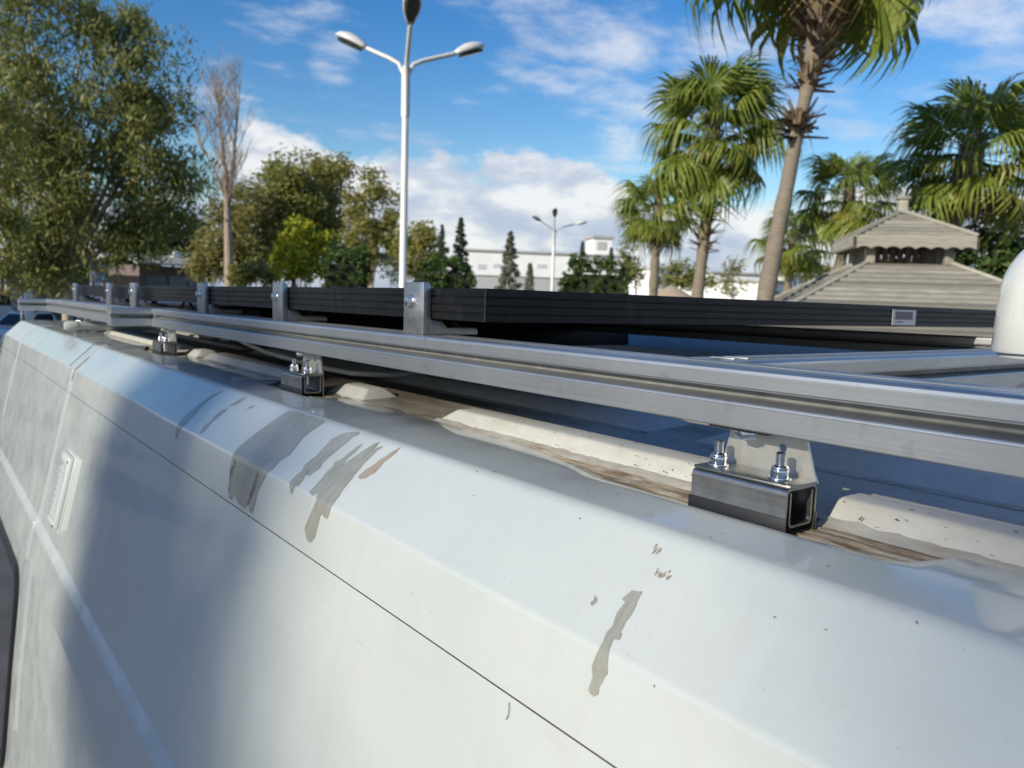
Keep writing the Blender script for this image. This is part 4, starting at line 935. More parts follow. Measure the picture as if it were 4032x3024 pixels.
def booth():
    D = 36; a, b, u, n = wall_frame(at(92, 1150, D), at(395, 1155, D*1.02)); L = (b-a).length
    B = empty('gate_booth', a, 'dark grey booth with a white pillar under the big eucalyptus', 'booth')
    top = at(200, 1046, D).z
    mb = MB(); block(mb, a, u, n, .25, L, 0, top-.02, .25, 3.2); mb.build('wall', MAT['dark_wall'], B)
    mb = MB(); block(mb, a, u, n, -.35, L+.3, top, top+.14, -.6, 3.4); mb.build('roof', MAT['roof_grey'], B)
    mb = MB(); block(mb, a, u, n, 0, .26, 0, top-.01, -.3, .0); mb.build('pillar', MAT['white_wall'], B, bevel=.02)
    mb = MB(); block(mb, a, u, n, L-.3, L-.05, 0, top-.01, -.3, .0); mb.build('pillar', MAT['white_wall'], B, bevel=.02)
    mb = MB(); block(mb, a, u, n, 1.2, 2.4, 1.0, top-.6, .2, .27); mb.build('window', MAT['win'], B)
    # sign board on two posts
    c0 = ground_at(392, 33); S = empty('notice_board', c0, 'pale blue notice board on posts beside the grey booth', 'sign')
    z0 = at(392, 1112, 33).z; z1 = at(392, 1066, 33).z; w = 58*per_px(33)/2
    mb = MB(); mb.obox((c0.x, c0.y, (z0+z1)/2), u*w, n*.03, Vector((0,0,(z1-z0)/2))); mb.build('board', simple('pale_blue_board', (.34,.40,.50), .5, 0, .08, 3), S, bevel=.01)
    for s in (-.8, .8): c = c0+u*w*s-n*.07; mb = MB(); mb.tube([(c.x, c.y, 0), (c.x, c.y, z1-.05)], .035, 8); mb.build('post', MAT['grey_wall'], S, smooth=True, auto=.8)
    # red barrier post / flag by the booth
    c0 = ground_at(82, 34); R_ = empty('red_flag', c0, 'dark red flag hanging from a pole at the booth corner', 'flag')
    z0 = at(82, 1152, 34).z; z1 = at(82, 1088, 34).z
    mb = MB(); mb.tube([(c0.x, c0.y, 0), (c0.x, c0.y, z1+.1)], .03, 8); mb.build('pole', MAT['grey_wall'], R_, smooth=True, auto=.8)
    V = []; nn = 10; red = simple('red_cloth', (.22,.012,.02), .8, 0, .15, 5)
    for i in range(nn+1):
        for z in (z0, z0+(z1-z0)*.5, z1): p = c0+u*(.03+.22*i/nn*(1.0 if z > z0 else .6))+n*(.06*math.sin(i*1.3)); V.append((p.x, p.y, z))
    MB().add(V, [(i*3+j, i*3+j+1, i*3+j+4, i*3+j+3) for i in range(nn) for j in range(2)]).build('cloth', red, R_, smooth=True)
booth()

# ------------------------------------------------------------------ parked vehicles
CARP = {'white': simple('white_car_paint', (.72,.72,.70), .2, 0, .03, 2, Coat_Weight=.8), 'grey': simple('grey_car_paint', (.34,.36,.38), .25, .3, .05, 2, Coat_Weight=.8), 'blue': simple('pale_blue_car_paint', (.46,.52,.58), .25, 0, .05, 2, Coat_Weight=.8)}
def car(name, label, c, heading, L, W, H, paint, cat, hood=.27, boot=.04):
    """heading: unit vector of the nose"""
    f = Vector((heading[0], heading[1], 0)).normalized(); s = Vector((-f.y, f.x, 0)); base = Vector((c[0], c[1], 0))
    T = empty(name, base, label, cat, None)
    def P(x, y, z): return base + f*x*L/2 + s*y*W/2 + Vector((0,0,z*H))
    # sections nose -> tail: (x, z low, z belt, z top, half width low, half width top)
    xs = 1-2*hood
    body = [(1.0,.22,.40,.42,.72,.66), (.93,.17,.50,.53,.90,.84), (.75,.15,.56,.60,.98,.90), (xs+.12,.15,.60,.64,1.0,.92), (0,.15,.62,.64,1.0,.93), (-.7,.15,.62,.65,1.0,.92), (-.93,.17,.60,.64,.95,.86), (-1.0,.24,.52,.56,.84,.76)]
    mb = MB(); n = 8; V = []
    for x, z0, z1, z2, w0, w1 in body:
        for y, z in ((-w0*.9, z0), (-w0, (z0+z1)/2), (-w0*.98, z1), (-w1, z2), (w1, z2), (w0*.98, z1), (w0, (z0+z1)/2), (w0*.9, z0)): V.append(P(x, y, z))
    fs = [(i*n+k, i*n+(k+1)%n, (i+1)*n+(k+1)%n, (i+1)*n+k) for i in range(len(body)-1) for k in range(n)] + [tuple(range(n)), tuple((len(body)-1)*n+k for k in reversed(range(n)))]
    mb.add(V, fs).build('body', paint, T, smooth=True, auto=.6)
    gx = [(xs+.16,.635,.90), (xs-.10,.94,.74), (xs-.28,.995,.72), (-.55,.985,.72), (-.80,.93,.70), (-.95+boot,.64,.82)]
    V = []
    for x, z, w in gx:
        zb = .625
        V += [P(x, -.91, zb) if z > .7 else P(x, -w, zb), P(x, -w, z), P(x, w, z), P(x, .91, zb) if z > .7 else P(x, w, zb)]
    fs = [(i*4+k, i*4+k+1, (i+1)*4+k+1, (i+1)*4+k) for i in range(len(gx)-1) for k in range(3)]
    mb = MB().add(V, fs); cab = mb.build('cabin', paint, T, smooth=True, auto=.5)
    def pane(q, nm='window'):
        cc = sum((Vector(p) for p in q), Vector())/len(q); q = [cc+(Vector(p)-cc)*.86 for p in q]
        nr = (q[1]-q[0]).cross(q[2]-q[0]).normalized()
        if nr.dot(cc-(base+Vector((0,0,H*.6)))) < 0: nr = -nr
        MB().add([p+nr*.012 for p in q], [tuple(range(len(q)))]).build(nm, MAT['car_glass'], cab)
    pane([P(xs+.16,-.84,.66), P(xs+.16,.84,.66), P(xs-.10,.70,.93), P(xs-.10,-.70,.93)], 'windscreen')
    pane([P(-.95+boot,-.76,.66), P(-.95+boot,.76,.66), P(-.80,.66,.92), P(-.80,-.66,.92)], 'rear_window')
    for sd in (-1, 1):
        pane([P(xs+.10,.905*sd,.65), P(-.05,.905*sd,.65), P(-.05,.735*sd,.96), P(xs-.18,.735*sd,.955)])
        pane([P(-.09,.905*sd,.65), P(-.86,.88*sd,.65), P(-.74,.72*sd,.93), P(-.09,.735*sd,.96)])
        m = P(xs+.06, 1.10*sd, .68); mb = MB(); mb.obox(m, f*.06, s*.12, Vector((0,0,.08))); mb.build('mirror', paint, T, bevel=.04, segs=3)
        for x in (.62, -.62):
            w = P(x, .90*sd, 0)+Vector((0,0,.32)); mb = MB(); mb.tube([w-s*.1, w+s*.1], .32, 20); wh = mb.build('wheel', MAT['rubber'], T, smooth=True, auto=.8)
            mb = MB(); mb.tube([w+s*sd*.08, w+s*sd*.112], .2, 16); mb.build('rim', MAT['clamp'], wh, smooth=True, auto=.8)
        h = P(.95, .62*sd, .46); mb = MB(); mb.obox(h, f*.06, s*.17, Vector((0,0,.07))); mb.build('headlight', MAT['win'], T, bevel=.03)
    return T
g = ground_at(62, 26.5); vdir = Vector((g.x, g.y, 0)).normalized(); left = Vector((-vdir.y, vdir.x, 0))
cpos = ground_at(150, 37); car('parked_car', 'white tall parked car beyond the front of the van roof', (cpos.x, cpos.y), (left*.80-vdir*.60), 4.5, 1.85, 1.82, CARP['white'], 'car')
cpos = ground_at(60, 60); car('parked_minibus', 'pale blue minibus with dark windows behind the white parked car', (cpos.x, cpos.y), (left*.9-vdir*.4), 5.2, 1.9, 2.32, CARP['blue'], 'minibus', .12)

# ------------------------------------------------------------------ street lamps
MAT['lamp_paint'] = simple('pale_lamp_paint', (.66,.66,.63), .4, .1, .06, 3)
MAT['lamp_lens'] = simple('dark_lamp_lens', (.05,.05,.045), .25, 0, .2, 10)
def lamp(label, base, zfork, rise, heads, r=.07):
    """heads: list of (direction xy, length, lift)"""
    T = empty('street_lamp', base, label, 'street lamp', 'three-armed street lamps')
    b = Vector(base)
    mb = MB(); mb.tube([b, b+Vector((0,0,1.2)), b+Vector((0,0,1.25)), b+Vector((0,0,zfork))], [r*1.5, r*1.5, r*1.12, r*.86], 16); mb.build('pole', MAT['lamp_paint'], T, smooth=True, auto=.8)
    for d, ln, lift in heads:
        d = Vector((d[0], d[1], 0)).normalized(); o = b+Vector((0,0,zfork-.9)) + d*r*.6
        p = [o, o+Vector((0,0,.75)), o+Vector((0,0,.95))+d*.10, o+Vector((0,0,1.05))+d*.28, o+Vector((0,0,1.05+lift))+d*(.28+ln)]
        mb = MB(); mb.tube(p, [.042]*5, 12); arm = mb.build('arm', MAT['lamp_paint'], T, smooth=True, auto=.9)
        e = p[-1]; ax = (p[-1]-p[-2]).normalized(); sd = ax.cross(Vector((0,0,1))).normalized(); up = sd.cross(ax)
        V = []; secs = [(0,.05,.05,-.05), (.08,.09,.085,-.06), (.25,.145,.135,-.05), (.42,.16,.14,-.05), (.58,.12,.10,-.045), (.66,.05,.04,-.03)]; n = 12
        for x, w, hu, hd in secs:
            for k in range(n):
                a = 2*math.pi*k/n; z = math.sin(a); V.append(e+ax*x+sd*w*math.cos(a)+up*(hu*z if z > 0 else -hd*z*.6))
        fs = [(i*n+k, i*n+(k+1)%n, (i+1)*n+(k+1)%n, (i+1)*n+k) for i in range(len(secs)-1) for k in range(n)] + [tuple(range(n)), tuple((len(secs)-1)*n+k for k in range(n))]
        h = MB().add(V, fs).build('lamp_head', MAT['lamp_paint'], arm, smooth=True) if False else MB().add(V, fs).build('lamp_head', MAT['lamp_paint'], T, smooth=True)
        V = []
        for x, w in ((.10,.075), (.25,.125), (.42,.14), (.56,.10)):
            V += [e+ax*x-sd*w-up*.040, e+ax*x-sd*w*.7-up*.085, e+ax*x+sd*w*.7-up*.085, e+ax*x+sd*w-up*.040]
        fs = [(i*4+k, i*4+k+1, (i+1)*4+k+1, (i+1)*4+k) for i in range(3) for k in range(3)] + [(0,1,2,3), (12,13,14,15)]
        MB().add(V, fs).build('lens', MAT['lamp_lens'], h)
    return T
def lamps():
    D = 15.0; b = ground_at(1585, D); v = Vector((b.x, b.y, 0)).normalized(); rt = Vector((v.y, -v.x, 0))
    fork = at(1622, 262, D).z
    lamp('tall street lamp with three white heads, the nearer one behind the solar panels', b, fork, 0, [(-rt*.94+v*.36, .46, .20), (rt*.92+v*.40, .68, .26), (-v*.98+rt*.08, .42, .34)])
    D = 47; b = ground_at(2172, D); v = Vector((b.x, b.y, 0)).normalized(); rt = Vector((v.y, -v.x, 0)); fork = at(2182, 905, D).z
    lamp('small distant street lamp in front of the white factory', b, fork, 0, [(-rt*.5-v*.3, .6, .3), (rt*.95+v*.2, 1.0, .25), (-v*.95, .3, .5)], .10)
lamps()

# ------------------------------------------------------------------ palms
def frond_mesh(seed, Lp=.75, R=.72, nseg=26, droop=.55, span=118, mat=None, fold=.25):
    rr = random.Random(seed); V = []; F_ = []
    def add(vs, fs):
        b = len(V); V.extend(vs); F_.extend([tuple(i+b for i in f) for f in fs])
    n = 6
    for i in range(n):
        t0 = i/n; t1 = (i+1)/n
        q = []
        for t in (t0, t1): w = .022-.010*t; z = -.06*t*t*Lp; q += [(Lp*t, -w, z), (Lp*t, w, z), (Lp*t, 0, z-.018)]
        add(q, [(0,1,4,3), (1,2,5,4), (2,0,3,5)])
    zc = -.06*Lp; da = math.radians(2*span/nseg)
    for i in range(nseg):
        a = math.radians(-span)+da*(i+.5)+rr.uniform(-.02,.02); Rl = R*(1-.22*abs(a/math.radians(span))**2)*rr.uniform(.80, 1.12)
        dx, dy = math.cos(a), math.sin(a); px, py = -dy, dx
        def pt(r, w, drp, lift=0):
            z = zc - fold*abs(dy)*r*.8 - drp*R + lift
            return (Lp+dx*r+px*w, dy*r+py*w, z)
        w1 = math.tan(da/2)*Rl*.62; dr = droop*rr.uniform(.6, 1.4)
        lift = .018*(1 if i % 2 else -1)
        vs = [pt(.02, 0, 0), pt(Rl*.62, -w1, .05*dr, lift), pt(Rl*.62, w1, .05*dr, -lift), pt(Rl*.84, -w1*.74, .22*dr), pt(Rl*.84, w1*.74, .22*dr), pt(Rl*.94, -.012, .62*dr), pt(Rl*.94, .012, .62*dr), pt(Rl*.99, 0, 1.05*dr)]
        add(vs, [(0,1,2), (1,3,4,2), (3,5,6,4), (5,7,6)])
    me = bpy.data.meshes.new('frond'); me.from_pydata(V, [], F_); me.materials.append(mat); me.update()
    return me
FR = [frond_mesh(i, .72+.06*i, .74, 34, .46+.14*i, 124, LM['palm'], .14+.07*i) for i in range(4)]
FRY = [frond_mesh(10+i, .75, .70, 24, .5, 110, LM['palmy'], .12) for i in range(2)]
FRD = [frond_mesh(20+i, .6, .55, 16, 1.0, 80, LM['dead'], .5) for i in range(2)]
def palm(label, trunk_px, D, scale, nf, boots_from, seed, radii=None, spread=(78, -38), collars=(), trunk_r=.15, az_skip=None, dead=4, clear_front=False):
    rr = random.Random(seed); rng = np.random.default_rng(seed)
    pts = [at(px, py, D) for px, py in trunk_px]     # from the crown down to the ground
    pts = list(reversed(pts)); base = Vector((pts[0].x, pts[0].y, 0))
    T = empty('palm_tree', base, label, 'palm tree', 'fan palms beyond the van')
    path = [base-Vector((0,0,.05))] + [p for p in pts if p.z > .3]
    # resample the path
    out = []; 
    for a, b in zip(path[:-1], path[1:]):
        k = max(2, int((b-a).length/.18))
        for i in range(k): out.append(a.lerp(b, i/k))
    out.append(path[-1]); top = out[-1]; N_ = len(out)
    rad = []
    for i, p in enumerate(out):
        t = i/(N_-1); r = trunk_r*(1.25-.45*t) if radii is None else np.interp(p.z, [q[0] for q in radii], [q[1] for q in radii])
        rad.append(r*(1+.06*math.sin(i*2.1)+.07*rr.uniform(-1, 1)))
    mb = MB(); mb.tube(out, rad, 14); mb.build('trunk', BK['palm'], T, smooth=True)
    # old leaf bases round the upper trunk and in ragged collars
    V = []
    def boot(p, r, L, tilt, w):
        a = rr.uniform(0, 6.283); d = Vector((math.cos(a), math.sin(a), 0)); s = Vector((-d.y, d.x, 0)); up = (Vector((0,0,1))*math.cos(tilt)+d*math.sin(tilt)).normalized()
        q = p+d*r*.80; tip = q+up*L; n = d*math.cos(tilt)-Vector((0,0,1))*math.sin(tilt)
        V.append([q-s*w, q+s*w, tip+s*w*.45, tip-s*w*.45]); V.append([q-s*w+n*.02, q+n*.035, tip+n*.02, tip-s*w*.45+n*.01])
    for i, p in enumerate(out):
        if p.z > boots_from:
            for k in range(18): boot(p+Vector((0,0,rr.uniform(-.1,.1))), rad[i], rr.uniform(.12,.28)*scale, rr.uniform(.1,.7), rr.uniform(.03,.06)*scale)
    for z0, z1, k in collars:
        for i, p in enumerate(out):
            if z0 < p.z < z1:
                for j in range(k): boot(p+Vector((0,0,rr.uniform(-.1,.1))), rad[i], rr.uniform(.16,.40), rr.uniform(.4,1.9), rr.uniform(.035,.07))
    if V: quads_obj('leaf_bases', np.array([[list(v) for v in q] for q in V]), BK['boots'], T)['kind'] = 'stuff'
    loc0 = top - base
    for i in range(nf):
        t = (i+.5)/nf; az = i*2.39996+rr.uniform(-.25,.25); el = spread[0]+(spread[1]-spread[0])*t**.85+rr.uniform(-9, 9)
        if clear_front and el < 22 and math.cos(az-math.atan2(-base.y, -base.x)) > .35: continue
        me = rr.choice(FR) if rr.random() < (.97 if t < .6 else .72) else rr.choice(FRY)
        o = bpy.data.objects.new('frond', me); COL.objects.link(o); o.parent = T
        sc = scale*rr.uniform(.85, 1.12)*(1.0 if t > .12 else .8); o.scale = (sc, sc, sc)
        o.rotation_euler = (Matrix.Rotation(az, 3, 'Z') @ Matrix.Rotation(math.radians(-el), 3, 'Y') @ Matrix.Rotation(rr.uniform(-.35,.35), 3, 'X')).to_euler()
        o.location = loc0 + Vector((0,0,-.45*t*scale)) + Vector((math.cos(az), math.sin(az), 0))*.08
    for i in range(dead):
        az = rr.uniform(0, 6.28); o = bpy.data.objects.new('dead_frond', rr.choice(FRD)); COL.objects.link(o); o.parent = T
        sc = scale*rr.uniform(.6,.9); o.scale = (sc, sc, sc); el = rr.uniform(-78,-55)
        o.rotation_euler = (Matrix.Rotation(az, 3, 'Z') @ Matrix.Rotation(math.radians(-el), 3, 'Y')).to_euler(); o.location = loc0+Vector((0,0,-.5*scale))
    return T
def zpx(px, py, D): return at(px, py, D).z
palm('tall palm with thick leaning trunk and ragged collars, crown cut by the top edge', [(3310,-560),(3222,120),(3195,280),(3160,430),(3138,520),(3105,700),(3060,920),(3012,1180),(2960,1480),(2890,1900)], 12.6, 1.48, 32, zpx(3215,170,12.6), 3,
     radii=[(0,.17),(zpx(3060,920,12.6),.122),(zpx(3120,620,12.6),.105),(zpx(3145,500,12.6),.10),(zpx(3165,400,12.6),.085),(zpx(3190,290,12.6),.12),(zpx(3215,120,12.6),.15),(zpx(3310,-560,12.6),.10)],
     spread=(60, -66), collars=[(zpx(3140,560,12.6), zpx(3140,440,12.6), 34), (zpx(3200,330,12.6), zpx(3210,120,12.6), 16), (zpx(3210,170,12.6), zpx(3210,60,12.6), 40)], dead=3, clear_front=True)
palm('medium palm with a full round crown left of the thick leaning trunk', [(2812,470),(2805,620),(2795,740),(2778,900),(2760,1050),(2745,1180),(2700,1700)], 18.5, 1.08, 44, zpx(2790,760,18.5), 4, trunk_r=.13, spread=(84,-56), collars=[(zpx(2790,1010,18.5), zpx(2790,700,18.5), 16)], dead=5)
palm('short palm at the left end of the palm group', [(2592,800),(2588,900),(2580,1010),(2572,1160),(2560,1500)], 25.0, .86, 38, zpx(2586,930,25), 5, trunk_r=.15, spread=(80,-52), dead=5)
palm('large palm rising behind the right side of the gazebo roof', [(3842,560),(3800,690),(3765,790),(3735,900),(3700,1200),(3660,1700)], 17.0, .98, 40, zpx(3790,720,17), 6, radii=[(0,.2),(zpx(3740,890,17),.17),(zpx(3760,800,17),.24),(zpx(3842,560,17),.2)], spread=(80,-50), collars=[(zpx(3740,900,17), zpx(3790,700,17), 10)], dead=6)
palm('palm with drooping fronds directly left of the gazebo top', [(3345,740),(3338,850),(3325,950),(3305,1060),(3280,1400),(3270,1500)], 21.0, .80, 34, zpx(3330,900,21), 8, trunk_r=.15, spread=(80,-55), dead=6)
palm('small palm between the leaning trunk and the gazebo', [(3125,930),(3118,1010),(3105,1090),(3095,1180),(3085,1400)], 27.0, .80, 32, zpx(3112,1040,27), 9, trunk_r=.14, spread=(78,-55), dead=7)

# ------------------------------------------------------------------ gazebo
def wood(name, a, b):
    t = NT(name); t.set(Roughness=.85); v = t.noise(t.mapping((1.2,1.2,14)), 5, 7, .7); w = t.noise(t.mapping((.9,.9,9), (3,1,2)), 2.6, 7, .72)
    c = t.mix(t.ramp(v, .3, .7), a, b); c = t.mix(t.mul(t.ramp(w, .45, .75), .7), c, tuple(x*.45 for x in a))
    r = t.orand(); c = t.mix(t.ramp(r, .0, 1.0, .0, .8), c, tuple(x*.50 for x in a)); t.col(c); t.bump(v, .5, .01); return t.mat
WOOD = wood('weathered_board', (.27,.25,.205), (.44,.415,.35)); WOODL = wood('weathered_trim', (.34,.315,.255), (.50,.475,.40)); WOODD = wood('brown_post', (.34,.25,.18), (.50,.40,.30))
def gazebo():
    D = 13.4; c = at(3530, 1100, D); c.z = 0
    G = empty('wooden_gazebo', c, 'weathered wooden gazebo with a two tier board roof', 'gazebo')
    tocam = Vector((-c.x, -c.y, 0)).normalized(); th = math.atan2(tocam.y, tocam.x)+math.radians(15)
    n0 = Vector((math.cos(th), math.sin(th), 0)); s0 = Vector((-n0.y, n0.x, 0))
    def Zp(py, d=0): return zpx(3546, py, D-d)
    def face_dirs():
        n = n0; 
        for k in range(4):
            yield n, Vector((-n.y, n.x, 0)); n = Vector((-n.y, n.x, 0))
    def slope(h_in, z_in, h_out, z_out, rows, nm='roof_board'):
        rr = random.Random(rows)
        for n, s in face_dirs():
            for k in range(rows):
                a = k/rows; b = (k+1)/rows; ha = h_in+(h_out-h_in)*a; hb = h_in+(h_out-h_in)*b+.012; za = z_in+(z_out-z_in)*a; zb = z_in+(z_out-z_in)*b
                j = rr.uniform(0,.006); t0 = .004; t1 = .030+j*2
                V = []
                for h, z, t in ((ha, za, t0), (hb, zb, t1)):
                    for sg in (-1, 1):
                        p = c+n*h+s*sg*(h-.004); V += [(p.x, p.y, z-.012), (p.x, p.y, z+t)]
                MB().add(V, [(1,3,7,5),(0,4,6,2),(0,1,5,4),(2,6,7,3),(4,5,7,6),(0,2,3,1)]).build(nm, WOOD, G)
        for sx, sy in ((1,1),(1,-1),(-1,1),(-1,-1)):
            d = (n0*sx+s0*sy); p0 = c+d*h_in+Vector((0,0,z_in+.030)); p1 = c+d*(h_out+.015)+Vector((0,0,z_out+.036))
            MB().tube([p0, p1], .034, 4).build('hip_trim', WOODL, G)
    hz = Zp(843); ez = Zp(945, .4); eh = .79
    slope(.03, hz, eh, ez, 7)
    # finial
    MB().obox((c.x, c.y, hz+.11), n0*.065, s0*.065, Vector((0,0,.10))).build('finial', WOODL, G, bevel=.01)
    MB().obox((c.x, c.y, hz+.235), n0*.09, s0*.09, Vector((0,0,.025))).build('finial', WOODL, G, bevel=.008)
    # scalloped fascia boards
    for n, s in face_dirs():
        pts = []; m = 64; ht = .16
        for i in range(m+1):
            u = -eh+2*eh*i/m; pts.append((u, -ht+.035*abs(math.sin(i*math.pi/8))))
        V = []
        for dd in (.0, .025):
            for u, z in pts:
                p = c+n*(eh+.016+dd)+s*u; V += [(p.x, p.y, ez+.01), (p.x, p.y, ez+z)]
        q = 2*(m+1); fs = []
        for i in range(m): fs += [(2*i, 2*i+1, 2*i+3, 2*i+2), (q+2*i, q+2*i+2, q+2*i+3, q+2*i+1), (2*i+1, q+2*i+1, q+2*i+3, 2*i+3), (2*i, 2*i+2, q+2*i+2, q+2*i)]
        MB().add(V, fs).build('fascia_board', WOODL, G)
    # lantern: posts and slatted openings
    lh = .53; lz = Zp(1042, .4); ltop = ez-.03
    for sx, sy in ((1,1),(1,-1),(-1,1),(-1,-1)):
        p = c+n0*sx*lh+s0*sy*lh; MB().obox((p.x, p.y, (lz+ltop)/2), n0*.06, s0*.06, Vector((0,0,(ltop-lz)/2))).build('lantern_post', WOODL, G, bevel=.008)
    for fi, (n, s) in enumerate(face_dirs()):
        k = 9 if fi % 2 else 8
        if fi == 0: continue
        for i in range(k):
            u = -.5+1.0*(i+.5)/k; p = c+n*lh+s*u*lh*1.7; MB().obox((p.x, p.y, (lz+ltop)/2), n*.012, s*(.022 if fi != 2 else .040), Vector((0,0,(ltop-lz)/2))).build('lantern_slat', WOODL if fi == 3 or fi == 1 else WOODD, G)
    MB().obox((c.x, c.y, ltop+.012), n0*(lh+.05), s0*(lh+.05), Vector((0,0,.012))).build('lantern_ceiling', WOODD, G)
    # lower roof
    e2 = 2.35; z2 = lz-(e2-.55)*.545
    slope(.55, lz, e2, z2, 14)
    for sx, sy in ((1,1),(1,-1),(-1,1),(-1,-1)):
        p = c+n0*sx*(e2-.45)+s0*sy*(e2-.45); MB().obox((p.x, p.y, z2/2), n0*.08, s0*.08, Vector((0,0,z2/2+.1))).build('corner_post', WOODD, G, bevel=.01)
    for n, s in face_dirs():
        p = c+n*(e2+.03); MB().obox((p.x, p.y, z2-.06), n*.012, s*e2, Vector((0,0,.09))).build('eave_board', WOODL, G)
        p = c+n*(e2-.45); MB().obox((p.x, p.y, .85), n*.03, s*(e2-.5), Vector((0,0,.05))).build('railing', WOODD, G)
    fl = c; MB().obox((c.x, c.y, .10), n0*(e2-.3), s0*(e2-.3), Vector((0,0,.10))).build('deck', WOODD, G)
gazebo()
def parasol():
    D = 33; g = ground_at(2640, D); P = empty('thatched_parasol', g, 'small beige thatched parasol by the short palm trunk', 'parasol')
    zt = at(2640, 1122, D).z; th = simple('straw_thatch', (.42,.33,.22), .9, 0, .25, 20)
    MB().tube([g, g+Vector((0,0,zt-.1))], .05, 8).build('pole', WOODD, P, smooth=True)
    MB().lathe((g.x, g.y, 0), [(.95, zt-.62), (.98, zt-.52), (.5, zt-.24), (.03, zt)], 18).build('thatch', th, P, smooth=True, auto=.9)
parasol()

# ------------------------------------------------------------------ trees, shrubs and hedges
tree('eucalyptus_tree', 'huge drooping eucalyptus filling the left of the picture', 'tree', 250, 26,
     [(110,90,210,150),(350,140,110,130),(430,120,90,110),(570,190,85,150),(600,330,120,110),(330,340,230,140),(80,420,150,150),(150,590,190,110),(480,520,200,120),(670,470,70,100),(330,700,240,130),(600,690,160,100),(735,690,60,70),(120,800,150,150),(420,880,210,110),(650,850,110,70),(150,1000,110,70),(350,1000,110,60),(260,920,130,80),(520,930,120,60),(50,930,90,120),(180,1070,40,40)],
     LM['euca'], BK['pale'], per=6, rs=.80, k=290, size=.20, aspect=.25, droop=1.2, trunk_r=.15, seed=2, forks=.5, shell=.45, flat=.95)
tree('eucalyptus_tree', 'yellowish tree cut by the left picture edge', 'tree', -60, 21, [(-90,420,110,170),(-70,700,120,170),(-40,960,100,140),(20,1080,50,50)], LM['euca2'], BK['brown'], per=34, rs=.42, k=60, size=.2, aspect=.3, droop=1.0, trunk_r=.16, seed=3)
tree('olive_tree', 'brown olive tree beside the bare tall trunk', 'tree', 960, 48, [(870,930,80,130),(960,840,90,110),(930,1010,130,90),(830,1040,60,70)], LM['brown'], BK['brown'], per=10, rs=.9, k=130, size=.28, aspect=.4, droop=.3, trunk_r=.2, seed=4, group='olive brown trees in the middle distance')
tree('tall_round_tree', 'tall green topped tree left of the plumed tree', 'tree', 1160, 50, [(1150,690,80,75),(1090,800,90,110),(1180,800,90,110),(1130,930,130,110)], LM['pale'], BK['brown'], per=9, rs=.95, k=130, size=.30, aspect=.4, droop=.3, trunk_r=.22, seed=5)
tree('tall_round_tree', 'reddish olive tall tree with a twin top in mid picture', 'tree', 1290, 52, [(1255,680,55,70),(1310,690,45,85),(1290,800,75,110),(1260,930,110,120)], LM['euca2'], BK['brown'], per=9, rs=.95, k=130, size=.30, aspect=.4, droop=.4, trunk_r=.22, seed=6)
tree('plumed_tree', 'slim tree of three upright plumes left of the lamp pole', 'tree', 1460, 48, [(1405,800,42,95),(1465,740,42,90),(1530,815,36,75),(1440,930,75,90),(1510,960,60,80),(1400,1010,60,70)], LM['euca2'], BK['pale'], per=15, rs=.65, k=110, size=.26, aspect=.4, droop=.1, trunk_r=.18, seed=7)
tree('olive_tree', 'low golden olive tree right of the lamp pole', 'tree', 1660, 42, [(1655,940,60,65),(1600,1000,70,60),(1705,995,45,50),(1640,1050,80,50)], LM['euca2'], BK['brown'], per=15, rs=.65, k=110, size=.26, aspect=.4, droop=.2, trunk_r=.16, seed=8)
tree('dark_tree', 'dark green tree above the pale bungalow roof', 'tree', 720, 64, [(640,900,90,80),(740,930,80,80),(560,960,80,60)], LM['dark'], BK['brown'], per=9, rs=.9, k=70, size=.4, aspect=.5, droop=.2, trunk_r=.2, seed=9)
tree('yellow_shrub', 'bright yellow green shrub of upright plumes', 'shrub', 1185, 24, [(1110,940,30,60),(1160,930,26,65),(1205,915,28,60),(1232,945,28,50),(1275,955,26,42),(1180,1010,70,55),(1130,1050,60,50),(1220,1050,70,50)], LM['yellow'], BK['brown'], per=70, rs=.26, k=60, size=.15, aspect=.45, droop=-.5, trunk_r=.06, seed=10)
tree('green_shrub', 'leafy green shrub at the foot of the bare trunk', 'shrub', 1010, 30, [(1000,1060,70,55),(940,1080,60,40),(1060,1080,50,40)], LM['pale'], BK['brown'], per=40, rs=.35, k=60, size=.18, aspect=.5, droop=.2, trunk_r=.06, seed=11)
tree('twiggy_shrub', 'pale brown shrub just left of the lamp pole', 'shrub', 1545, 30, [(1540,1050,40,50),(1570,1080,36,36)], LM['brown'], BK['bare'], per=40, rs=.3, k=40, size=.16, aspect=.25, droop=-.3, trunk_r=.05, seed=12)
tree('garden_tree', 'rounded light green tree behind the trunk of the medium palm', 'tree', 2690, 36, [(2690,1080,60,55),(2640,1100,50,40),(2740,1110,60,40)], LM['pale'], BK['brown'], per=26, rs=.4, k=60, size=.2, aspect=.4, droop=.3, trunk_r=.1, seed=13)
tree('garden_tree', 'sparse tree of grey leaves left of the leaning trunk', 'tree', 2885, 40, [(2885,1080,36,60),(2890,1130,46,40)], LM['brown'], BK['brown'], per=26, rs=.4, k=50, size=.2, aspect=.3, droop=.3, trunk_r=.08, seed=14)
tree('garden_tree', 'green tree half hidden between the small palm and the gazebo', 'tree', 3210, 34, [(3200,1060,60,60),(3250,1110,50,50)], LM['pale'], BK['brown'], per=26, rs=.45, k=60, size=.2, aspect=.35, droop=.4, trunk_r=.1, seed=15)
tree('garden_tree', 'small drooping tree at the foot of the short palm', 'tree', 2490, 23, [(2490,1030,50,60),(2470,1090,50,50)], LM['euca'], BK['brown'], per=40, rs=.3, k=60, size=.16, aspect=.3, droop=.9, trunk_r=.07, seed=16)
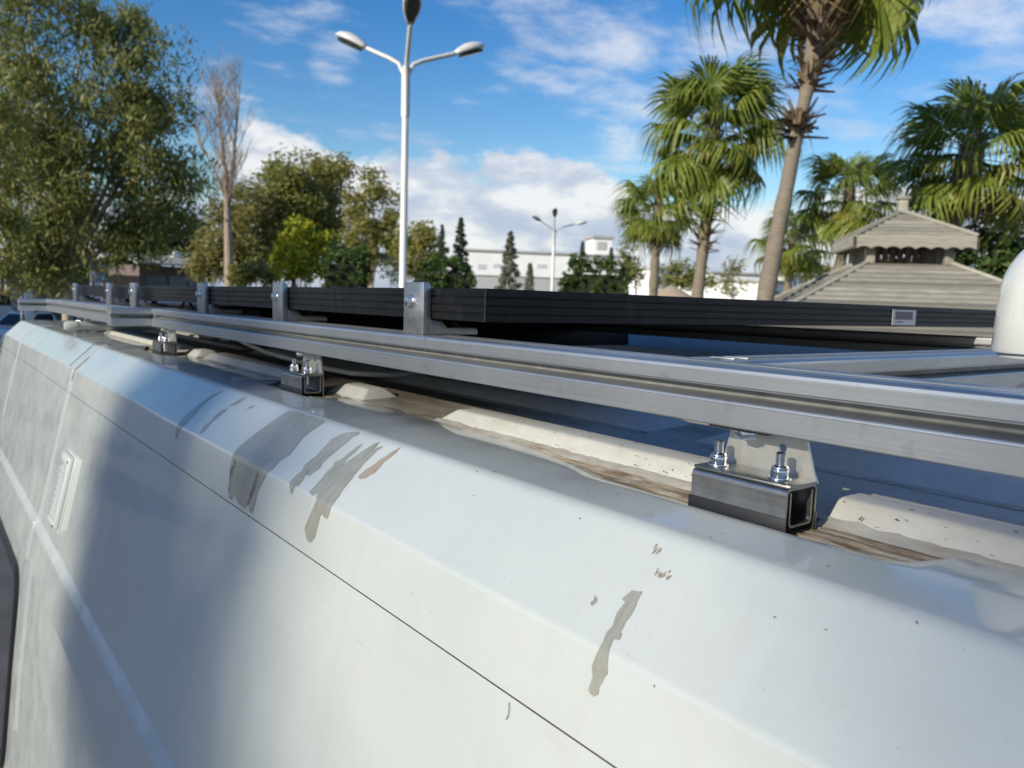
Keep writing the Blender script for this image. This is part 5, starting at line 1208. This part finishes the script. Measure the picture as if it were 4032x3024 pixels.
tree('dark_shrub', 'dark green bush right of the gazebo lantern', 'shrub', 3900, 18, [(3900,1040,100,110),(3830,1000,70,80),(3990,1080,90,100)], LM['dark'], BK['brown'], per=55, rs=.36, k=70, size=.13, aspect=.5, droop=.1, trunk_r=.12, seed=17)
tree('dark_shrub', 'dark bush seen through the gazebo lantern', 'shrub', 3570, 17.5, [(3570,1060,120,50),(3690,1050,90,70),(3480,1080,60,40)], LM['dark'], BK['brown'], per=55, rs=.34, k=70, size=.13, aspect=.5, droop=.1, trunk_r=.1, seed=27)
tree('olive_tree', 'light olive tree at the right edge behind the dark bush', 'tree', 3990, 23, [(3990,880,90,90),(4070,900,90,120),(3930,960,60,60)], LM['euca2'], BK['brown'], per=40, rs=.4, k=60, size=.16, aspect=.35, droop=.4, trunk_r=.14, seed=18)
def hedge(label, p0, p1, ytop, D, depth, seed):
    rng = np.random.default_rng(seed); a = ground_at(p0, D); b = ground_at(p1, D*1.0); u = (b-a).normalized(); L = (b-a).length; n = Vector((-u.y, u.x, 0))
    if n.dot(a) < 0: n = -n
    top = at((p0+p1)/2, ytop, D).z; H = empty('clipped_hedge', a.lerp(b, .5), label, 'hedge', 'clipped dark hedges')
    m = int(40*L*top/2); C = []
    for i in range(int(m*2.6)):
        s = rng.random(); t = rng.random(); z = (.1+.9*rng.random())*top
        f = rng.integers(0, 4)
        if f == 0: t = 0
        elif f == 1: z = top*(1+.03*rng.normal())
        elif f == 2: s = rng.choice([0, 1])
        round_ = .10*((2*s-1)**4); C.append(np.array(a+u*L*s+n*depth*t+Vector((0,0,z*(1-round_)))))
    C = np.array(C); R = np.full((len(C), 3), .11)*(.7+.6*rng.random(len(C)))[:, None]
    quads_obj('foliage', leaf_quads(C, R, 34, .085, .55, -.1, rng, .3), LM['dark'], H)
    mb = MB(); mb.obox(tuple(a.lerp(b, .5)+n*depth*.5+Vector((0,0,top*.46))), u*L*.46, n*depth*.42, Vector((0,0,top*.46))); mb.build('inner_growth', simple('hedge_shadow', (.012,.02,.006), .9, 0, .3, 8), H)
    mb = MB()
    for i in range(5): p = a+u*L*(i+.5)/5+n*depth*.5; mb.tube([p, p+Vector((0,0,top*.5))], .04, 6)
    mb.build('stems', BK['brown'], H)
hedge('dark clipped hedge right of the yellow green shrub', 1275, 1455, 992, 21, 1.2, 1)
hedge('dark clipped hedge just right of the lamp pole', 1640, 1860, 1030, 20, 1.2, 2)
hedge('clipped hedge left of the short palm, lit on top', 2205, 2465, 1034, 21, 1.3, 3)
def conifer(label, px, ytop, w, D, mat, seed):
    rng = np.random.default_rng(seed); g = ground_at(px, D); top = at(px, ytop, D).z; T = empty('conifer', g, label, 'conifer', 'far conifers before the factory')
    C = []; R = []; W = w*per_px(D)
    for i in range(150):
        h = (i/150)**.8; z = top*(.12+.88*h); r = W*(1-h)**.85*(.55+.55*rng.random()); a = rng.random()*6.283
        C.append((g.x+r*math.cos(a), g.y+r*math.sin(a), z-.18*r)); s = .12+.32*W*(1-h); R.append((s, s, s*.55))
    quads_obj('crown', leaf_quads(np.array(C), np.array(R), 46, .34*max(.5, W*.6), .3, .25, rng, .2), mat, T)
    MB().tube([g, g+Vector((0,0,top*.97))], [.16,.02], 8).build('trunk', BK['brown'], T, smooth=True)
conifer('narrow dark conifer left of the bigger dark one', 1735, 885, 42, 60, LM['conif'], 1)
conifer('tall dark conifer at the left end of the factory', 1808, 858, 66, 60, LM['conif'], 2)
conifer('grey green conifer in front of the factory wall', 2003, 912, 68, 52, LM['conifg'], 3)
conifer('small grey conifer right of the larger grey one', 2082, 1038, 38, 50, LM['conifg'], 4)
conifer('thin conifer tip behind the lit hedge', 2285, 950, 34, 70, LM['conif'], 5)
conifer('low conifer tip under the factory roof tower', 2398, 975, 40, 70, LM['conif'], 6)
def bare_tree():
    D = 34; g = ground_at(905, D); T = empty('bare_tree', g, 'tall leafless tree with fine grey brown twigs', 'tree'); rr = random.Random(4)
    mb = MB(); tw = MB()
    path = [g, at(903, 1110, D), at(897, 900, D), at(893, 760, D), at(878, 600, D), at(862, 460, D), at(850, 330, D)]
    k = per_px(D); mb.tube(path, [20*k, 17*k, 13*k, 10*k, 6.5*k, 4*k, 1.5*k], 10)
    second = [at(895, 830, D), at(915, 700, D), at(925, 560, D), at(938, 420, D), at(948, 300, D)]; mb.tube(second, [9*k, 7*k, 5*k, 3*k, 1.2*k], 8)
    third = [at(893, 790, D), at(850, 680, D), at(800, 590, D), at(765, 540, D)]; mb.tube(third, [6*k, 4*k, 2.6*k, 1*k], 7)
    def branch(p, d, L, r, lev):
        pts = [p]; q = Vector(p); dd = Vector(d)
        for i in range(4):
            dd = (dd+Vector((rr.gauss(0,.14), rr.gauss(0,.14), .10))).normalized(); q = q+dd*L/4; pts.append(q.copy())
        (mb if lev < 1 else tw).tube(pts, [r*(1-.2*i) for i in range(5)], 5 if lev < 1 else 3, cap=False)
        if lev < 2:
            for i in range(6 if lev == 0 else 4):
                t = rr.uniform(.25, 1); j = min(3, int(t*4)); b = pts[j].lerp(pts[j+1], t*4-j); a = rr.uniform(0, 6.28)
                nd = (dd*.9+Vector((math.cos(a), math.sin(a), .35))*.75).normalized(); branch(b, nd, L*rr.uniform(.4,.62), r*.45, lev+1)
    for pth, n in ((path[2:], 34), (second, 22), (third, 9)):
        for i in range(n):
            t = rr.random()*(len(pth)-1); j = min(len(pth)-2, int(t)); b = pth[j].lerp(pth[j+1], t-j); a = rr.uniform(0, 6.28)
            branch(b, Vector((math.cos(a)*.6, math.sin(a)*.6, 1.0)).normalized(), rr.uniform(.9, 2.0)*(1.1 if j < 3 else .8), .022, 0)
    mb.build('trunk', BK['bare'], T, smooth=True); tw.build('twigs', BK['bare'], T)
bare_tree()
# unseen trees added left of the van to shade its flank and fill its reflections
def left_side():
    P = Vector((.36, 1.475, Z(-.30))); c = P - SUN_D*29
    ells = [(np.array((c.x, c.y, z)), (.50, .50, .75)) for z in np.arange(1.6, 12.6, .9)] + [(np.array((c.x, c.y+.16, 12.9)), (.38, .36, .5)), (np.array((c.x, c.y+.24, 13.5)), (.28, .27, .5)), (np.array((c.x, c.y+.28, 14.2)), (.2, .18, .5))]
    tree('shading_cypress', 'tall narrow cypress added left of the van to shade its side, outside the picture', 'tree', 0, 26, None, LM['dark'], BK['brown'], per=70, rs=.20, k=90, size=.14, aspect=.45, droop=-.6, trunk_r=.16, seed=31, ells=ells, basexy=(c.x, c.y, 0), forks=.2)
    P3 = Vector((.33, .985, Z(-.30))) - SUN_D*31
    ells = [(np.array((P3.x, P3.y, z)), (.30, .27, .6)) for z in np.arange(6.0, P3.z-.35, .6)] + [(np.array((P3.x, P3.y+.08, P3.z-.35)), (.25, .25, .5))]
    tree('eucalyptus_tree', 'tall thin eucalyptus added far left of the van to soften its shade, outside the picture', 'tree', 0, 26, None, LM['euca'], BK['pale'], per=95, rs=.20, k=60, size=.15, aspect=.32, droop=.8, trunk_r=.10, seed=32, ells=ells, basexy=(P3.x, P3.y, 0), forks=.5)
    P2 = Vector((.42, -.18, Z(-.24))) - SUN_D*27
    ells = [(np.array(P2), (.3, .36, .40)), (np.array(P2)+np.array((0, -.7, -.5)), (.6, .6, .6)), (np.array(P2)+np.array((0, -1.3, -1.3)), (.9, .9, .8)), (np.array(P2)+np.array((0, -.4, -1.5)), (.5, .5, .7))]
    tree('eucalyptus_tree', 'round eucalyptus added behind the photographer to shade the roof edge, outside the picture', 'tree', 0, 26, None, LM['euca'], BK['pale'], per=60, rs=.30, k=90, size=.18, aspect=.4, droop=.6, trunk_r=.14, seed=33, ells=ells, basexy=(P2.x, P2.y-.8, 0), forks=.6)
    for i, (x, y, h, m, lab) in enumerate(((-11, 20, 7.5, 'euca', 'first tree of the row added left of the van for reflections, outside the picture'), (-15, 30, 9.5, 'euca2', 'second tree of the row added left of the van for reflections, outside the picture'), (-6, 36, 8.5, 'dark', 'third tree of the row added left of the van for reflections, outside the picture'), (-22, 17, 8, 'pale', 'fourth tree added left of the van for reflections, outside the picture'))):
        e = [(np.array((x, y, h*.72)), (h*.26, h*.26, h*.26)), (np.array((x+1, y-.8, h*.55)), (h*.28, h*.28, h*.2)), (np.array((x-1.2, y+.8, h*.5)), (h*.24, h*.24, h*.2))]
        tree('reflection_tree', lab, 'tree', 0, 10, None, LM[m], BK['brown'], per=12, rs=.8, k=60, size=.32, aspect=.4, droop=.4, trunk_r=.2, seed=40+i, ells=e, basexy=(x, y, 0))  # added only to be mirrored in the van paint
left_side()
